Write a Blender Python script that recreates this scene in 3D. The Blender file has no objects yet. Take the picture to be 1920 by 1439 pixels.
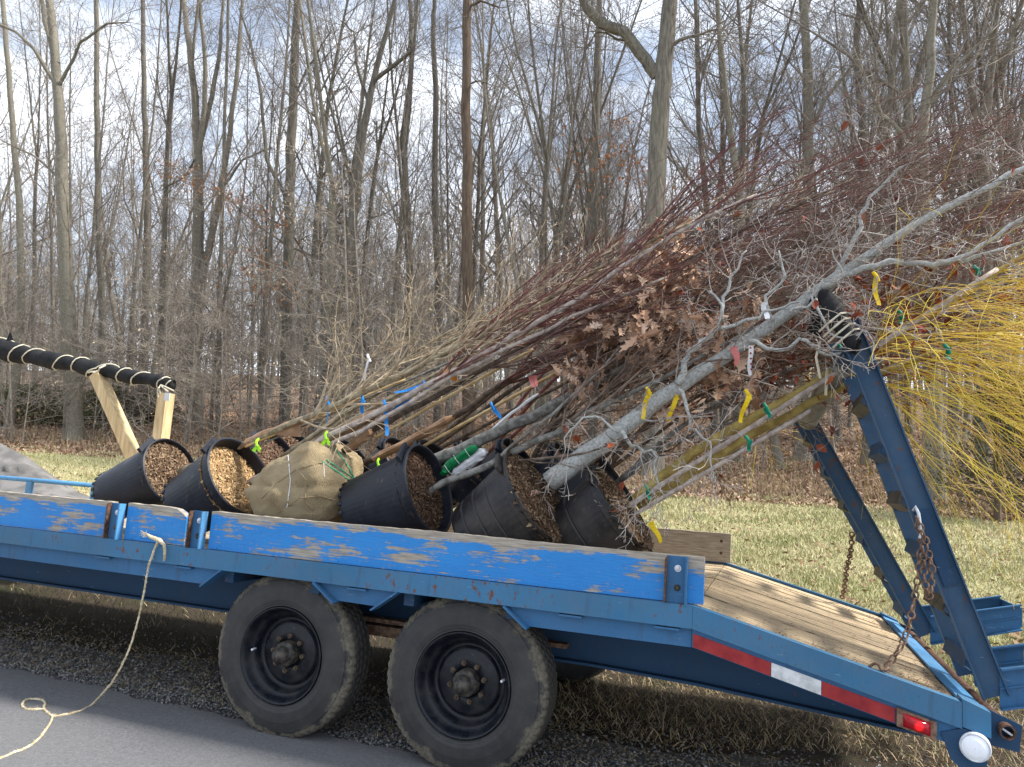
import bpy, math, random
import numpy as np
from mathutils import Vector as V, Matrix, noise as mnoise

# ---------------------------------------------------------------- frames
F_PX = 1424.47
Q = (-0.1319811, 0.33255998, 0.02323309)
CAM_L = V((0.28754904, -3.1914486, 1.30672908))
PITCH = math.radians(2.0)
Rcam = (Matrix.Rotation(Q[2], 3, 'Z') @ Matrix.Rotation(Q[1], 3, 'Y') @ Matrix.Rotation(Q[0], 3, 'X')
        @ Matrix(((1, 0, 0), (0, 0, -1), (0, 1, 0))))          # trailer frame -> lens frame (x right, y down, z forward)
up = V((0, -math.cos(PITCH), math.sin(PITCH)))
ax = Rcam.col[0].copy(); xw = (ax - ax.dot(up) * up).normalized(); yw = up.cross(xw)
Wm = Matrix((xw, yw, up))                                       # lens frame -> world
RT = Wm @ Rcam                                                  # trailer frame -> world
MT = RT.to_4x4()
MTi = MT.inverted()
CAM = RT @ CAM_L

scene = bpy.context.scene
COL = scene.collection
# camera
cam = bpy.data.cameras.new('camera'); co = bpy.data.objects.new('camera', cam); COL.objects.link(co)
Rb = Matrix((Wm @ V((1, 0, 0)), Wm @ V((0, -1, 0)), Wm @ V((0, 0, -1)))).transposed()
co.matrix_world = Matrix.Translation(CAM) @ Rb.to_4x4()
cam.sensor_width = 36; cam.lens = F_PX / 1920 * 36; cam.clip_start = .05; cam.clip_end = 1000
scene.camera = co
# sun and sky
SUN = V((0.62, 0.20, 0.66)).normalized()
sl = bpy.data.lights.new('sun', 'SUN'); so = bpy.data.objects.new('sun', sl); COL.objects.link(so)
sl.energy = 4.8; sl.angle = math.radians(7); sl.color = (1, .95, .87)
so.rotation_euler = SUN.to_track_quat('Z', 'Y').to_euler()
world = bpy.data.worlds.new('World'); scene.world = world; world.use_nodes = True
nt = world.node_tree; nt.nodes.clear()
sky = nt.nodes.new('ShaderNodeTexSky'); sky.sky_type = 'NISHITA'; sky.sun_disc = False
sky.sun_elevation = math.asin(SUN.z); sky.sun_rotation = math.atan2(SUN.x, SUN.y); sky.altitude = 50; sky.ozone_density = 2.2; sky.dust_density = .6
tc = nt.nodes.new('ShaderNodeTexCoord'); mp = nt.nodes.new('ShaderNodeMapping'); mp.inputs['Scale'].default_value = (1.1, 1.1, 2.6)
mp.inputs['Location'].default_value = (.35, .2, .1)
nz = nt.nodes.new('ShaderNodeTexNoise'); nz.inputs['Scale'].default_value = 2.6; nz.inputs['Detail'].default_value = 9; nz.inputs['Roughness'].default_value = .58
cr = nt.nodes.new('ShaderNodeValToRGB'); cr.color_ramp.elements[0].color = (.26, .26, .26, 1); cr.color_ramp.elements[0].position = .42; cr.color_ramp.elements[1].position = .60
mix = nt.nodes.new('ShaderNodeMix'); mix.data_type = 'RGBA'; mix.inputs[7].default_value = (9.6, 10.2, 11.2, 1)
bg = nt.nodes.new('ShaderNodeBackground'); bg.inputs[1].default_value = .11; out = nt.nodes.new('ShaderNodeOutputWorld')
L = nt.links.new
L(tc.outputs['Generated'], mp.inputs[0]); L(mp.outputs[0], nz.inputs['Vector']); L(nz.outputs[0], cr.inputs[0])
L(cr.outputs[0], mix.inputs[0]); L(sky.outputs[0], mix.inputs[6]); L(mix.outputs[2], bg.inputs[0]); L(bg.outputs[0], out.inputs[0])
vs = scene.view_settings; vs.view_transform = 'Standard'; vs.look = 'None'; vs.gamma = 1; vs.exposure = .74

# ---------------------------------------------------------------- pixel rays (planning positions at real depths)
def aty(X, Y, y):
    "point of the trailer frame on its plane y=const seen along a photo ray"
    d = Rcam.transposed() @ V(((X - 960) / F_PX, (Y - 719.5) / F_PX, 1)); return CAM_L + d * ((y - CAM_L.y) / d.y)
def wat(X, Y, Yw):
    d = Wm @ V(((X - 960) / F_PX, (Y - 719.5) / F_PX, 1)); return CAM + d * ((Yw - CAM.y) / d.y)

# ---------------------------------------------------------------- mesh builder
def perp(d):
    a = V((0, 0, 1)) if abs(d.z) < .9 else V((1, 0, 0))
    u = d.cross(a).normalized(); return u, d.cross(u)
class MB:
    def __init__(s): s.v = []; s.f = []; s.m = None
    def add(s, vs, fs):
        n = len(s.v)
        s.v.extend([tuple(s.m @ V(p)) for p in vs] if s.m else [tuple(p) for p in vs])
        s.f.extend([tuple(i + n for i in f) for f in fs])
        return s
    def box(s, a, b, taper=0):
        x0, y0, z0 = a; x1, y1, z1 = b
        return s.add([(x0, y0, z0), (x1, y0, z0), (x1, y1, z0), (x0, y1, z0), (x0, y0, z1), (x1, y0, z1), (x1, y1, z1), (x0, y1, z1)],
              [(0, 3, 2, 1), (4, 5, 6, 7), (0, 1, 5, 4), (1, 2, 6, 5), (2, 3, 7, 6), (3, 0, 4, 7)])
    def prism(s, poly, y0, y1):
        "poly in x,z extruded along y"
        n = len(poly); vv = [(p[0], y0, p[1]) for p in poly] + [(p[0], y1, p[1]) for p in poly]
        return s.add(vv, [tuple(range(n)), tuple(range(2 * n - 1, n - 1, -1))] + [((i + 1) % n, i, i + n, (i + 1) % n + n) for i in range(n)])
    def beam(s, p, q, w, h, upv=V((0, 0, 1))):
        p = V(p); q = V(q); d = (q - p).normalized(); u = d.cross(upv).normalized(); v = u.cross(d)
        vv = [e + u * a * w / 2 + v * b * h / 2 for e in (p, q) for a, b in ((-1, -1), (1, -1), (1, 1), (-1, 1))]
        return s.add(vv, [(0, 1, 2, 3), (7, 6, 5, 4), (0, 4, 5, 1), (1, 5, 6, 2), (2, 6, 7, 3), (3, 7, 4, 0)])
    def tube(s, pts, rad, n=6, cap=True, squash=1):
        if not hasattr(rad, '__len__'): rad = [rad] * len(pts)
        pts = [V(p) for p in pts]; d = (pts[1] - pts[0]).normalized(); u, w = perp(d)
        base = len(s.v); vv = []; cs = [(math.cos(2 * math.pi * k / n), math.sin(2 * math.pi * k / n)) for k in range(n)]
        for i, p in enumerate(pts):
            if i: 
                d2 = (pts[min(i + 1, len(pts) - 1)] - pts[i - 1])
                if d2.length > 1e-9: d = d2.normalized(); u = (u - d * u.dot(d)).normalized(); w = d.cross(u)
            r = rad[i]
            for c, sn in cs: vv.append(p + u * (c * r) + w * (sn * r * squash))
        ff = []
        for i in range(len(pts) - 1):
            a = i * n; b = a + n
            for k in range(n): k2 = (k + 1) % n; ff.append((a + k, a + k2, b + k2, b + k))
        if cap: ff.append(tuple(range(n - 1, -1, -1))); ff.append(tuple(range(len(vv) - n, len(vv))))
        return s.add(vv, ff)
    def lathe(s, prof, n=32, axis='z', closed=False, jit=None):
        "prof: (radius, height) list"
        vv = []
        for r, h in prof:
            for k in range(n):
                a = 2 * math.pi * k / n; c, sn = math.cos(a) * r, math.sin(a) * r
                vv.append((c, sn, h) if axis == 'z' else (c, h, sn))
        ff = []; m = len(prof)
        for i in range(m if closed else m - 1):
            a = i * n; b = ((i + 1) % m) * n
            for k in range(n):
                k2 = (k + 1) % n
                ff.append((a + k, a + k2, b + k2, b + k) if axis == 'z' else (a + k2, a + k, b + k, b + k2))
        return s.add(vv, ff)
    def disc(s, r, h, n=24, axis='z'):
        vv = [((math.cos(2 * math.pi * k / n) * r, math.sin(2 * math.pi * k / n) * r, h) if axis == 'z' else (math.cos(2 * math.pi * k / n) * r, h, math.sin(2 * math.pi * k / n) * r)) for k in range(n)]
        return s.add(vv, [tuple(range(n))])
def mesh_obj(name, mb, m, parent=None, origin=V((0, 0, 0)), porigin=V((0, 0, 0)), smooth=False):
    me = bpy.data.meshes.new(name)
    o3 = V(origin)
    a = np.array(mb.v, dtype=np.float64).reshape(-1, 3) - np.array(o3)
    lens = np.array([len(f) for f in mb.f], dtype=np.int32); idx = np.concatenate([np.array(f, dtype=np.int32) for f in mb.f]) if len(set(lens.tolist())) > 1 else np.array(mb.f, dtype=np.int32).ravel()
    fill_mesh(me, a, idx, lens)
    me.polygons.foreach_set('use_smooth', [bool(smooth)] * len(me.polygons))
    me.materials.append(m)
    o = bpy.data.objects.new(name, me); COL.objects.link(o)
    o.location = o3 - V(porigin)
    if parent: o.parent = parent
    return o
def fill_mesh(me, verts, idx, lens):
    me.vertices.add(len(verts)); me.vertices.foreach_set('co', np.asarray(verts, dtype=np.float32).ravel())
    me.loops.add(len(idx)); me.loops.foreach_set('vertex_index', np.asarray(idx, dtype=np.int32))
    me.polygons.add(len(lens)); st = np.concatenate([[0], np.cumsum(lens)[:-1]]).astype(np.int32)
    me.polygons.foreach_set('loop_start', st)
    me.update(calc_edges=True); me.validate()
def np_obj(name, verts, faces, m, origin=(0, 0, 0)):
    me = bpy.data.meshes.new(name); faces = np.asarray(faces)
    fill_mesh(me, np.asarray(verts) - np.array(origin), faces.ravel(), np.full(len(faces), faces.shape[1]))
    me.materials.append(m); o = bpy.data.objects.new(name, me); COL.objects.link(o); o.location = origin; return o
class Thing:
    "an Empty at the thing's base with its parts below it"
    def __init__(s, name, label, cat, base=(0, 0, 0), group=None, trailer=True):
        s.base = V(base); o = bpy.data.objects.new(name, None); COL.objects.link(o); s.o = o
        o.empty_display_size = .1
        o.matrix_world = (MT if trailer else Matrix.Identity(4)) @ Matrix.Translation(s.base)
        o['label'] = label; o['category'] = cat
        if group: o['group'] = group
    def part(s, name, mb, m, origin=None, smooth=False, under=None, label=None):
        og = V(origin) if origin is not None else s.base
        par = under[0] if under else s.o; po = under[1] if under else s.base
        o = mesh_obj(name, mb, m, par, og, po, smooth)
        if label: o['label'] = label
        return (o, og)
def single(name, mb, m, label, cat, base, group=None, trailer=True, smooth=False):
    o = mesh_obj(name, mb, m, None, base, (0, 0, 0), smooth)
    o.matrix_world = (MT if trailer else Matrix.Identity(4)) @ Matrix.Translation(V(base))
    o['label'] = label; o['category'] = cat
    if group: o['group'] = group
    return o

# ---------------------------------------------------------------- materials
class N:
    def __init__(s, name):
        s.m = bpy.data.materials.new(name); s.m.use_nodes = True; s.t = s.m.node_tree; s.b = s.t.nodes['Principled BSDF']; s.c = s.t.nodes.new('ShaderNodeTexCoord'); s.vec = s.c.outputs['Object']
    def new(s, k): return s.t.nodes.new(k)
    def map(s, sc, loc=(0, 0, 0)):
        n = s.new('ShaderNodeMapping'); n.inputs['Scale'].default_value = sc; n.inputs['Location'].default_value = loc; s.t.links.new(s.vec, n.inputs[0]); return n.outputs[0]
    def noise(s, scale, detail=4, vec=None, rough=.6):
        n = s.new('ShaderNodeTexNoise'); n.inputs['Scale'].default_value = scale; n.inputs['Detail'].default_value = detail; n.inputs['Roughness'].default_value = rough
        s.t.links.new(vec or s.vec, n.inputs['Vector']); return n.outputs[0]
    def voro(s, scale, vec=None, out='Distance'):
        n = s.new('ShaderNodeTexVoronoi'); n.inputs['Scale'].default_value = scale; s.t.links.new(vec or s.vec, n.inputs['Vector']); return n.outputs[out]
    def ramp(s, fac, *st):
        n = s.new('ShaderNodeValToRGB'); e = n.color_ramp.elements
        for i, (p, c) in enumerate(st):
            c = (c, c, c) if not hasattr(c, '__len__') else c
            x = e[i] if i < 2 else e.new(p); x.position = p; x.color = (*c, 1)
        s.t.links.new(fac, n.inputs[0]); return n.outputs[0]
    def mix(s, fac, a, b, mode='MIX'):
        n = s.new('ShaderNodeMix'); n.data_type = 'RGBA'; n.blend_type = mode
        for i, x in ((0, fac), (6, a), (7, b)):
            if isinstance(x, (int, float)): n.inputs[i].default_value = x
            elif isinstance(x, tuple): n.inputs[i].default_value = (*x, 1)
            else: s.t.links.new(x, n.inputs[i])
        return n.outputs[2]
    def math(s, op, a, b=0):
        n = s.new('ShaderNodeMath'); n.operation = op
        for i, x in ((0, a), (1, b)):
            if isinstance(x, (int, float)): n.inputs[i].default_value = x
            else: s.t.links.new(x, n.inputs[i])
        return n.outputs[0]
    def sep(s, v=None):
        n = s.new('ShaderNodeSeparateXYZ'); s.t.links.new(v or s.vec, n.inputs[0]); return n.outputs
    def island(s): return s.new('ShaderNodeNewGeometry').outputs['Random Per Island']
    def set(s, col=None, rough=None, bump=None, bd=.01, bs=.5, metal=None):
        for k, x in (('Base Color', col), ('Roughness', rough), ('Metallic', metal)):
            if x is None: continue
            if isinstance(x, tuple): s.b.inputs[k].default_value = (*x, 1)
            elif isinstance(x, (int, float)): s.b.inputs[k].default_value = x
            else: s.t.links.new(x, s.b.inputs[k])
        if bump is not None:
            n = s.new('ShaderNodeBump'); n.inputs['Distance'].default_value = bd; n.inputs['Strength'].default_value = bs
            s.t.links.new(bump, n.inputs['Height']); s.t.links.new(n.outputs[0], s.b.inputs['Normal'])
        s.b.inputs['Specular IOR Level'].default_value = .3
        return s.m
def m_two(name, a, b, scale=20, st=(1, 1, 1), rough=.8, lo=.4, hi=.6, bd=.004, bs=.5):
    n = N(name); f = n.noise(scale, 6, n.map(st)); return n.set(n.ramp(f, (lo, a), (hi, b)), rough, f, bd, bs)
def m_leafy(name, cols, rough=.8, trans=0):
    n = N(name); i = n.island(); k = len(cols)
    m = n.set(n.ramp(i, *[(j / (k - 1), c) for j, c in enumerate(cols)]), rough)
    return m
def m_metal_blue(name, base, rust=.62, dirt=.3, rough=.45):
    n = N(name)
    f = n.noise(5, 9, None, .65); g = n.noise(38, 6, n.map((1, 1, .5)), .72); h = n.noise(2.2, 4); q = n.noise(1.1, 3)
    c = n.mix(n.ramp(f, (.35, 0.), (.75, dirt)), base, (.13, .15, .16))
    c = n.mix(n.ramp(q, (.4, 0.), (.65, .35)), c, tuple(x * 1.7 + .01 for x in base))
    run = n.noise(22, 5, n.map((1, 1, .12)), .65); c = n.mix(n.ramp(run, (.56, 0.), (.72, .45)), c, (.045, .05, .055))
    c = n.mix(n.ramp(n.math('MULTIPLY', g, n.math('ADD', h, .5)), (rust, 0.), (rust + .05, 1.)), c, (.14, .055, .028))
    sc = n.noise(70, 4, n.map((.12, 1, 1)), .7); c = n.mix(n.ramp(sc, (.66, 0.), (.72, .6)), c, (.42, .47, .52))
    sp = n.noise(120, 2); c = n.mix(n.ramp(sp, (.68, 0.), (.72, .8)), c, (.06, .04, .03))
    return n.set(c, n.ramp(f, (.3, rough - .08), (.7, rough + .25)), n.math('ADD', g, f), .002, .5)
M = {}
M['blue'] = m_metal_blue('blue_steel', (.020, .105, .23), .70)
M['blue_worn'] = m_metal_blue('blue_steel_worn', (.027, .128, .245), .605, .5, .5)
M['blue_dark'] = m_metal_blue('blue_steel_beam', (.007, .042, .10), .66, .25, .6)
M['blue_ramp'] = m_metal_blue('shaded_blue_ramp_steel', (.011, .058, .128), .60, .5, .45)  # trailer blue darkened, the ramps' shade painted into the colour
M['blue_light'] = m_metal_blue('light_blue_steel', (.06, .23, .45), .60, .45, .5)
# painted boards: blue film flaking to grey wood, more along the top edge
def m_board(name, painted=True):
    n = N(name); grain = n.noise(14, 8, n.map((.6, 6, 9))); fine = n.noise(60, 4, n.map((.35, 6, 10)))
    wood = n.mix(n.ramp(grain, (.3, 0.), (.7, 1.)), (.20, .17, .135), (.50, .44, .36)); wood = n.mix(n.ramp(fine, (.55, 0.), (.7, .6)), wood, (.07, .05, .035))
    if not painted: return n.set(wood, .85, grain, .003)
    z = n.sep()[2]
    edge = n.ramp(n.math('MULTIPLY', z, 1), (.150, 0.), (.19, 1.))
    patch = n.noise(3.8, 10, n.map((.75, 1, 2.2)), .72); st = n.noise(24, 5, n.map((.22, 3, 3.5)), .6)
    a = n.math('ADD', n.math('ADD', n.math('MULTIPLY', patch, .72), n.math('MULTIPLY', st, .32)), n.math('MULTIPLY', edge, .17))
    mask = n.ramp(a, (.540, 0.), (.575, 1.))
    paint = n.mix(n.noise(5, 3, n.map((.5, 1, 1))), (.016, .165, .47), (.034, .265, .64))
    scr = n.noise(30, 4, n.map((3, 1, .5)), .7); mask = n.math('MAXIMUM', mask, n.math('MULTIPLY', n.ramp(scr, (.63, 0.), (.67, .7)), n.ramp(patch, (.42, 0.), (.52, 1.))))
    paint = n.mix(n.ramp(fine, (.60, 0.), (.68, .8)), paint, (.01, .06, .25))
    knot = n.noise(30, 2); paint = n.mix(n.ramp(knot, (.72, 0.), (.75, 1.)), paint, (.02, .03, .05))
    hgt = n.math('SUBTRACT', grain, n.math('MULTIPLY', mask, .6))
    return n.set(n.mix(mask, paint, wood), n.ramp(mask, (0, .45), (1, .85)), hgt, .003, .6)
M['board'] = m_board('blue_painted_board'); M['board_bare'] = m_board('bare_weathered_board', False)
def m_plank():
    n = N('deck_wood'); g = n.noise(10, 8, n.map((.35, 9, 1))); d = n.noise(26, 5, n.map((.12, 6, 1)), .7); b = n.noise(2.5, 4)
    i = n.island()
    c = n.mix(n.ramp(g, (.3, 0.), (.7, 1.)), (.38, .27, .155), (.74, .59, .38))
    c = n.mix(n.math('MULTIPLY', i, .6), c, (.38, .29, .19)); c = n.mix(n.ramp(d, (.50, 0.), (.60, .9)), c, (.06, .043, .03)); c = n.mix(n.ramp(b, (.56, 0.), (.7, .55)), c, (.2, .17, .13))
    dirt = n.noise(90, 3); c = n.mix(n.ramp(dirt, (.66, 0.), (.7, .8)), c, (.06, .035, .02))
    return n.set(c, .8, g, .003)
M['plank'] = m_plank()
M['post_wood'] = m_two('treated_lumber', (.42, .30, .15), (.68, .52, .30), 9, (3, 3, .4), .8, .35, .65)
# tyre: black sidewall with dried tan mud towards the tread
def m_tyre():
    n = N('tyre_rubber'); x, y, z = n.sep()[0:3]
    r = n.math('SQRT', n.math('ADD', n.math('MULTIPLY', x, x), n.math('MULTIPLY', z, z)))
    f = n.noise(11, 8, n.map((1, .6, 1)), .72); g = n.noise(70, 5, None, .7); h = n.noise(2.6, 2)
    a = n.math('ADD', n.math('ADD', n.math('MULTIPLY', n.math('SUBTRACT', r, .343), 20), n.math('MULTIPLY', n.math('SUBTRACT', f, .5), 3.2)), n.math('MULTIPLY', n.math('SUBTRACT', h, .5), 2.2))
    side = n.math('SUBTRACT', 1, n.ramp(y, (.032, 0.), (.07, .88)))
    mud = n.math('MULTIPLY', n.ramp(a, (.15, 0.), (.55, 1.)), side); mud = n.math('MULTIPLY', mud, n.ramp(g, (.34, .45), (.5, 1.)))
    c = n.mix(n.noise(6, 5), (.018, .018, .020), (.050, .049, .048)); c = n.mix(mud, c, n.mix(g, (.085, .074, .055), (.21, .185, .14)))
    c = n.mix(n.math('MULTIPLY', n.ramp(f, (.42, 0.), (.75, .55)), .7), c, (.085, .078, .066))
    ring = n.math('SINE', n.math('MULTIPLY', r, 520)); ring = n.math('MULTIPLY', n.ramp(r, (.245, 1.), (.25, 0.)), ring)
    return n.set(c, n.ramp(mud, (0, .55), (1, .95)), n.math('ADD', n.math('ADD', g, n.math('MULTIPLY', mud, .6)), n.math('MULTIPLY', ring, .4)), .003, .55)
M['tyre'] = m_tyre()
def m_rim():
    n = N('black_wheel_steel'); f = n.noise(14, 6); g = n.noise(90, 3); c = n.mix(n.ramp(f, (.45, 0.), (.8, .6)), (.006, .008, .013), (.05, .047, .042)); c = n.mix(n.ramp(g, (.66, 0.), (.72, .6)), c, (.13, .11, .085))
    return n.set(c, n.ramp(f, (.35, .22), (.7, .6)), g, .001, .4)
M['rim'] = m_rim(); M['hub'] = m_two('greasy_hub', (.02, .019, .018), (.085, .075, .06), 30, rough=.55)
M['rust'] = m_two('rusty_iron', (.10, .055, .035), (.24, .15, .10), 40, rough=.75)
M['rust_dark'] = m_two('rust_brown', (.06, .035, .025), (.15, .075, .045), 60, rough=.7)
M['nut'] = m_two('dirty_nut', (.05, .035, .025), (.12, .085, .06), 50, rough=.6)
M['steel'] = m_two('bright_steel', (.5, .52, .55), (.75, .77, .8), 20, rough=.35)
M['red_tape'] = m_two('red_reflective', (.21, .011, .016), (.33, .028, .028), 12, rough=.45, lo=.35, hi=.6)
M['white_tape'] = m_two('white_reflective', (.38, .39, .38), (.66, .67, .67), 12, rough=.4)
n = N('lamp_red'); n.b.inputs['Emission Color'].default_value = (1, .01, .01, 1)
x, y, z = n.sep()[0:3]; n.t.links.new(n.math('MULTIPLY', n.ramp(n.math('SQRT', n.math('ADD', n.math('MULTIPLY', x, x), n.math('MULTIPLY', z, z))), (.006, 1.), (.018, 0.)), .8), n.b.inputs['Emission Strength']); M['lamp_red'] = n.set((.30, .006, .012), .12)
M['lens_white'] = m_two('white_lamp', (.80, .82, .86), (.9, .92, .95), 4, rough=.25)
def m_plastic(name, c1, c2, dust):
    n = N(name); f = n.noise(5, 7); g = n.noise(42, 5, n.map((1, 1, .3)), .7); c = n.mix(n.ramp(f, (.4, 0.), (.7, dust)), c1, c2)
    c = n.mix(n.ramp(g, (.60, 0.), (.68, .35)), c, (.16, .13, .10)); return n.set(c, n.ramp(f, (.35, .35), (.7, .65)), g, .0012, .4)
M['pot'] = m_plastic('black_nursery_plastic', (.006, .008, .014), (.028, .032, .044), .8)
M['pot_dusty'] = m_plastic('dusty_black_plastic', (.010, .010, .013), (.060, .052, .045), 1.)
M['mulch'] = m_leafy('bark_mulch', [(.038, .02, .011), (.10, .058, .032), (.18, .115, .065), (.31, .22, .135), (.07, .037, .02)])
M['mulch_gold'] = m_leafy('golden_chips', [(.12, .06, .025), (.34, .21, .09), (.50, .34, .17), (.60, .43, .24), (.28, .16, .07)])
M['mulch_dark'] = m_leafy('dark_bark', [(.035, .02, .012), (.09, .05, .03), (.15, .085, .05), (.26, .17, .11), (.06, .032, .02)])
def m_burlap():
    n = N('burlap'); w = n.new('ShaderNodeTexWave'); w.inputs['Scale'].default_value = 55; w.inputs['Distortion'].default_value = 2; n.t.links.new(n.vec, w.inputs[0])
    w2 = n.new('ShaderNodeTexWave'); w2.bands_direction = 'Z'; w2.inputs['Scale'].default_value = 55; w2.inputs['Distortion'].default_value = 2; n.t.links.new(n.vec, w2.inputs[0])
    h = n.math('ADD', w.outputs[1], w2.outputs[1]); f = n.noise(6, 5); c = n.mix(n.ramp(f, (.3, 0.), (.7, 1.)), (.33, .245, .135), (.62, .50, .31)); c = n.mix(n.math('MULTIPLY', h, .25), c, (.14, .095, .045)); dt = n.noise(3, 6); c = n.mix(n.ramp(dt, (.5, 0.), (.7, .5)), c, (.16, .11, .06)); fr = n.noise(60, 4, None, .8)
    return n.set(c, .95, n.math('ADD', h, n.math('MULTIPLY', fr, 1.5)), .005, .7)
M['burlap'] = m_burlap()
M['paper'] = m_two('brown_kraft_wrap', (.24, .135, .07), (.40, .245, .14), 8, rough=.6, bd=.006)
M['bamboo'] = m_two('bamboo', (.42, .28, .12), (.58, .43, .22), 12, (1, 1, 1), .5)
M['olive_bark'] = m_two('olive_bark', (.18, .145, .09), (.38, .315, .21), 30, rough=.75)
M['grey_bark'] = m_two('smooth_grey_bark', (.12, .115, .10), (.27, .26, .235), 30, rough=.75)
M['mauve_bark'] = m_two('mauve_bark', (.30, .24, .205), (.50, .43, .375), 30, rough=.7)
M['dark_bark'] = m_two('dark_brown_bark', (.055, .04, .03), (.14, .10, .07), 30, rough=.8)
M['silver_bark'] = m_two('silver_bark', (.30, .305, .285), (.47, .475, .45), 80, rough=.7, lo=.40, hi=.62, bd=.004)
M['silver_twig'] = m_two('silver_twig', (.25, .212, .185), (.46, .415, .375), 20, rough=.7)
M['tan_twig'] = m_two('tan_twig', (.28, .21, .13), (.48, .39, .27), 15, rough=.75)
M['red_twig'] = m_two('red_twig', (.085, .028, .024), (.20, .075, .06), 15, rough=.55)
M['maroon_twig'] = m_two('maroon_twig', (.07, .038, .032), (.19, .115, .095), 15, rough=.6)
M['brown_twig'] = m_two('brown_twig', (.10, .068, .05), (.25, .18, .14), 15, rough=.75)
M['yellow_bark'] = m_two('yellow_green_bark', (.24, .17, .045), (.42, .32, .10), 14, rough=.65)
n = N('yellow_twig'); n.t.links.new(n.ramp(n.island(), (0, (.48, .37, .03)), (.45, (.74, .57, .06)), (.75, (.74, .50, .09)), (1, (.52, .29, .10))), n.b.inputs['Base Color']); M['yellow_twig'] = n.set(None, .5)
M['oak_leaf'] = m_leafy('dry_oak_leaf', [(.28, .15, .09), (.48, .30, .19), (.60, .42, .30), (.36, .19, .11), (.68, .51, .39)])
M['red_leaf'] = m_leafy('dry_red_leaf', [(.10, .018, .012), (.22, .05, .025), (.36, .09, .03), (.14, .03, .02), (.30, .13, .07)])
for k, c in dict(blue=(.02, .26, .72), yellow=(.80, .55, .01), lime=(.35, .75, .02), teal=(.0, .22, .13), green=(.0, .20, .06), orange=(.62, .20, .01), white=(.8, .8, .82), pink=(.65, .2, .18), cream=(.62, .57, .44), mint=(.12, .50, .28)).items():
    M['rib_' + k] = m_two(k + '_ribbon', tuple(x * .85 for x in c), c, 20, rough=.5, bd=.001)
M['black_fabric'] = m_two('black_fabric', (.006, .006, .007), (.016, .016, .017), 12, rough=.8, bd=.02)
M['tarp'] = m_two('grey_tarp', (.11, .105, .10), (.19, .18, .17), 5, rough=.7, bd=.01)
M['rope'] = m_two('sisal_rope', (.42, .33, .19), (.70, .60, .42), 60, rough=.9)
M['grey_plastic'] = m_two('grey_plastic', (.13, .14, .14), (.24, .25, .24), 10, rough=.5)
# forest
def m_bark(name, a, b, lich, st=(1, 1, .16)):
    n = N(name); f = n.noise(16, 8, n.map(st), .65); g = n.noise(1.3, 5); c = n.mix(n.ramp(f, (.32, 0.), (.66, 1.)), a, b); c = n.mix(n.ramp(g, (.45, 0.), (.7, .55)), c, lich)
    return n.set(c, .9, f, .02, .7)
M['beech'] = m_bark('beech_bark', (.13, .115, .09), (.26, .235, .19), (.20, .20, .15), (1, 1, .8))
M['furrowed'] = m_bark('furrowed_bark', (.075, .067, .055), (.25, .225, .185), (.15, .145, .10))
M['darkbark'] = m_bark('dark_forest_bark', (.06, .053, .044), (.19, .167, .138), (.14, .13, .11))
M['redbark'] = m_bark('reddish_bark', (.065, .045, .033), (.165, .12, .085), (.11, .085, .065))
M['ftwig'] = m_two('forest_twig', (.13, .112, .096), (.26, .228, .195), 3, rough=.9)
M['ftwig_pale'] = m_two('pale_forest_twig', (.20, .172, .142), (.34, .295, .245), 3, rough=.9)
M['cedar'] = m_leafy('cedar_foliage', [(.018, .026, .009), (.035, .048, .016), (.055, .062, .024), (.03, .034, .012)])
M['shrub_green'] = m_leafy('shrub_foliage', [(.06, .075, .03), (.10, .115, .05), (.13, .125, .065), (.09, .085, .04)])
M['pale_leaf'] = m_leafy('bleached_leaf', [(.45, .33, .18), (.62, .50, .33), (.35, .23, .12)])
M['orange_leaf'] = m_leafy('orange_oak_leaf', [(.34, .15, .07), (.46, .23, .11), (.28, .12, .06)])

# ---------------------------------------------------------------- terrain
nz_ = RT.col[2]; GA = -nz_.x / nz_.z; GB = -nz_.y / nz_.z
def sstep(a, b, x): t = np.clip((x - a) / (b - a), 0, 1); return t * t * (3 - 2 * t)
def bump2(X, Y): return np.sin(X * .9 + 1.3 * np.sin(Y * .7)) * np.sin(Y * 1.1 + .8 * np.cos(X * .6))
def gz(X, Y):
    X = np.asarray(X, float); Y = np.asarray(Y, float)
    near = GB * Y; flat = np.full_like(Y, -.27) + .0 * Y
    h = near + (flat - near) * sstep(1.9, 4.2, Y)
    h = h + np.clip(Y - 14, 0, 120) * .052 * sstep(13, 19, Y)
    h = h + bump2(X, Y) * (.012 * sstep(1.5, 4, Y) + .05 * sstep(14, 22, Y)) + bump2(X * 3.1, Y * 2.7) * .008 * sstep(1.5, 4, Y)
    h = np.where(Y < -3, GB * -3 + (Y + 3) * GB * .2, h)
    return GA * X + h
def grid(name, xs, ys, dz, m):
    X, Y = np.meshgrid(xs, ys); Z = gz(X, Y) + dz; nx = len(xs); ny = len(ys)
    vv = np.stack([X.ravel(), Y.ravel(), Z.ravel()], 1); i = np.arange(nx * ny).reshape(ny, nx)
    ff = np.stack([i[:-1, :-1].ravel(), i[:-1, 1:].ravel(), i[1:, 1:].ravel(), i[1:, :-1].ravel()], 1)
    o = np_obj(name, vv, ff, m); o['kind'] = 'structure'; o.data.polygons.foreach_set('use_smooth', [True] * len(o.data.polygons)); return o
def sym(a, lo, hi, n): return a
xs = np.concatenate([np.arange(-420, -60, 40), np.arange(-60, -12, 1.5), np.arange(-12, 7, .3), np.arange(7, 60, 1.5), np.arange(60, 430, 40)])
ys = np.concatenate([np.arange(-40, -4, 6), np.arange(-4, 6, .2), np.arange(6, 30, .6), np.arange(30, 80, 4), np.arange(80, 500, 40)])
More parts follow.
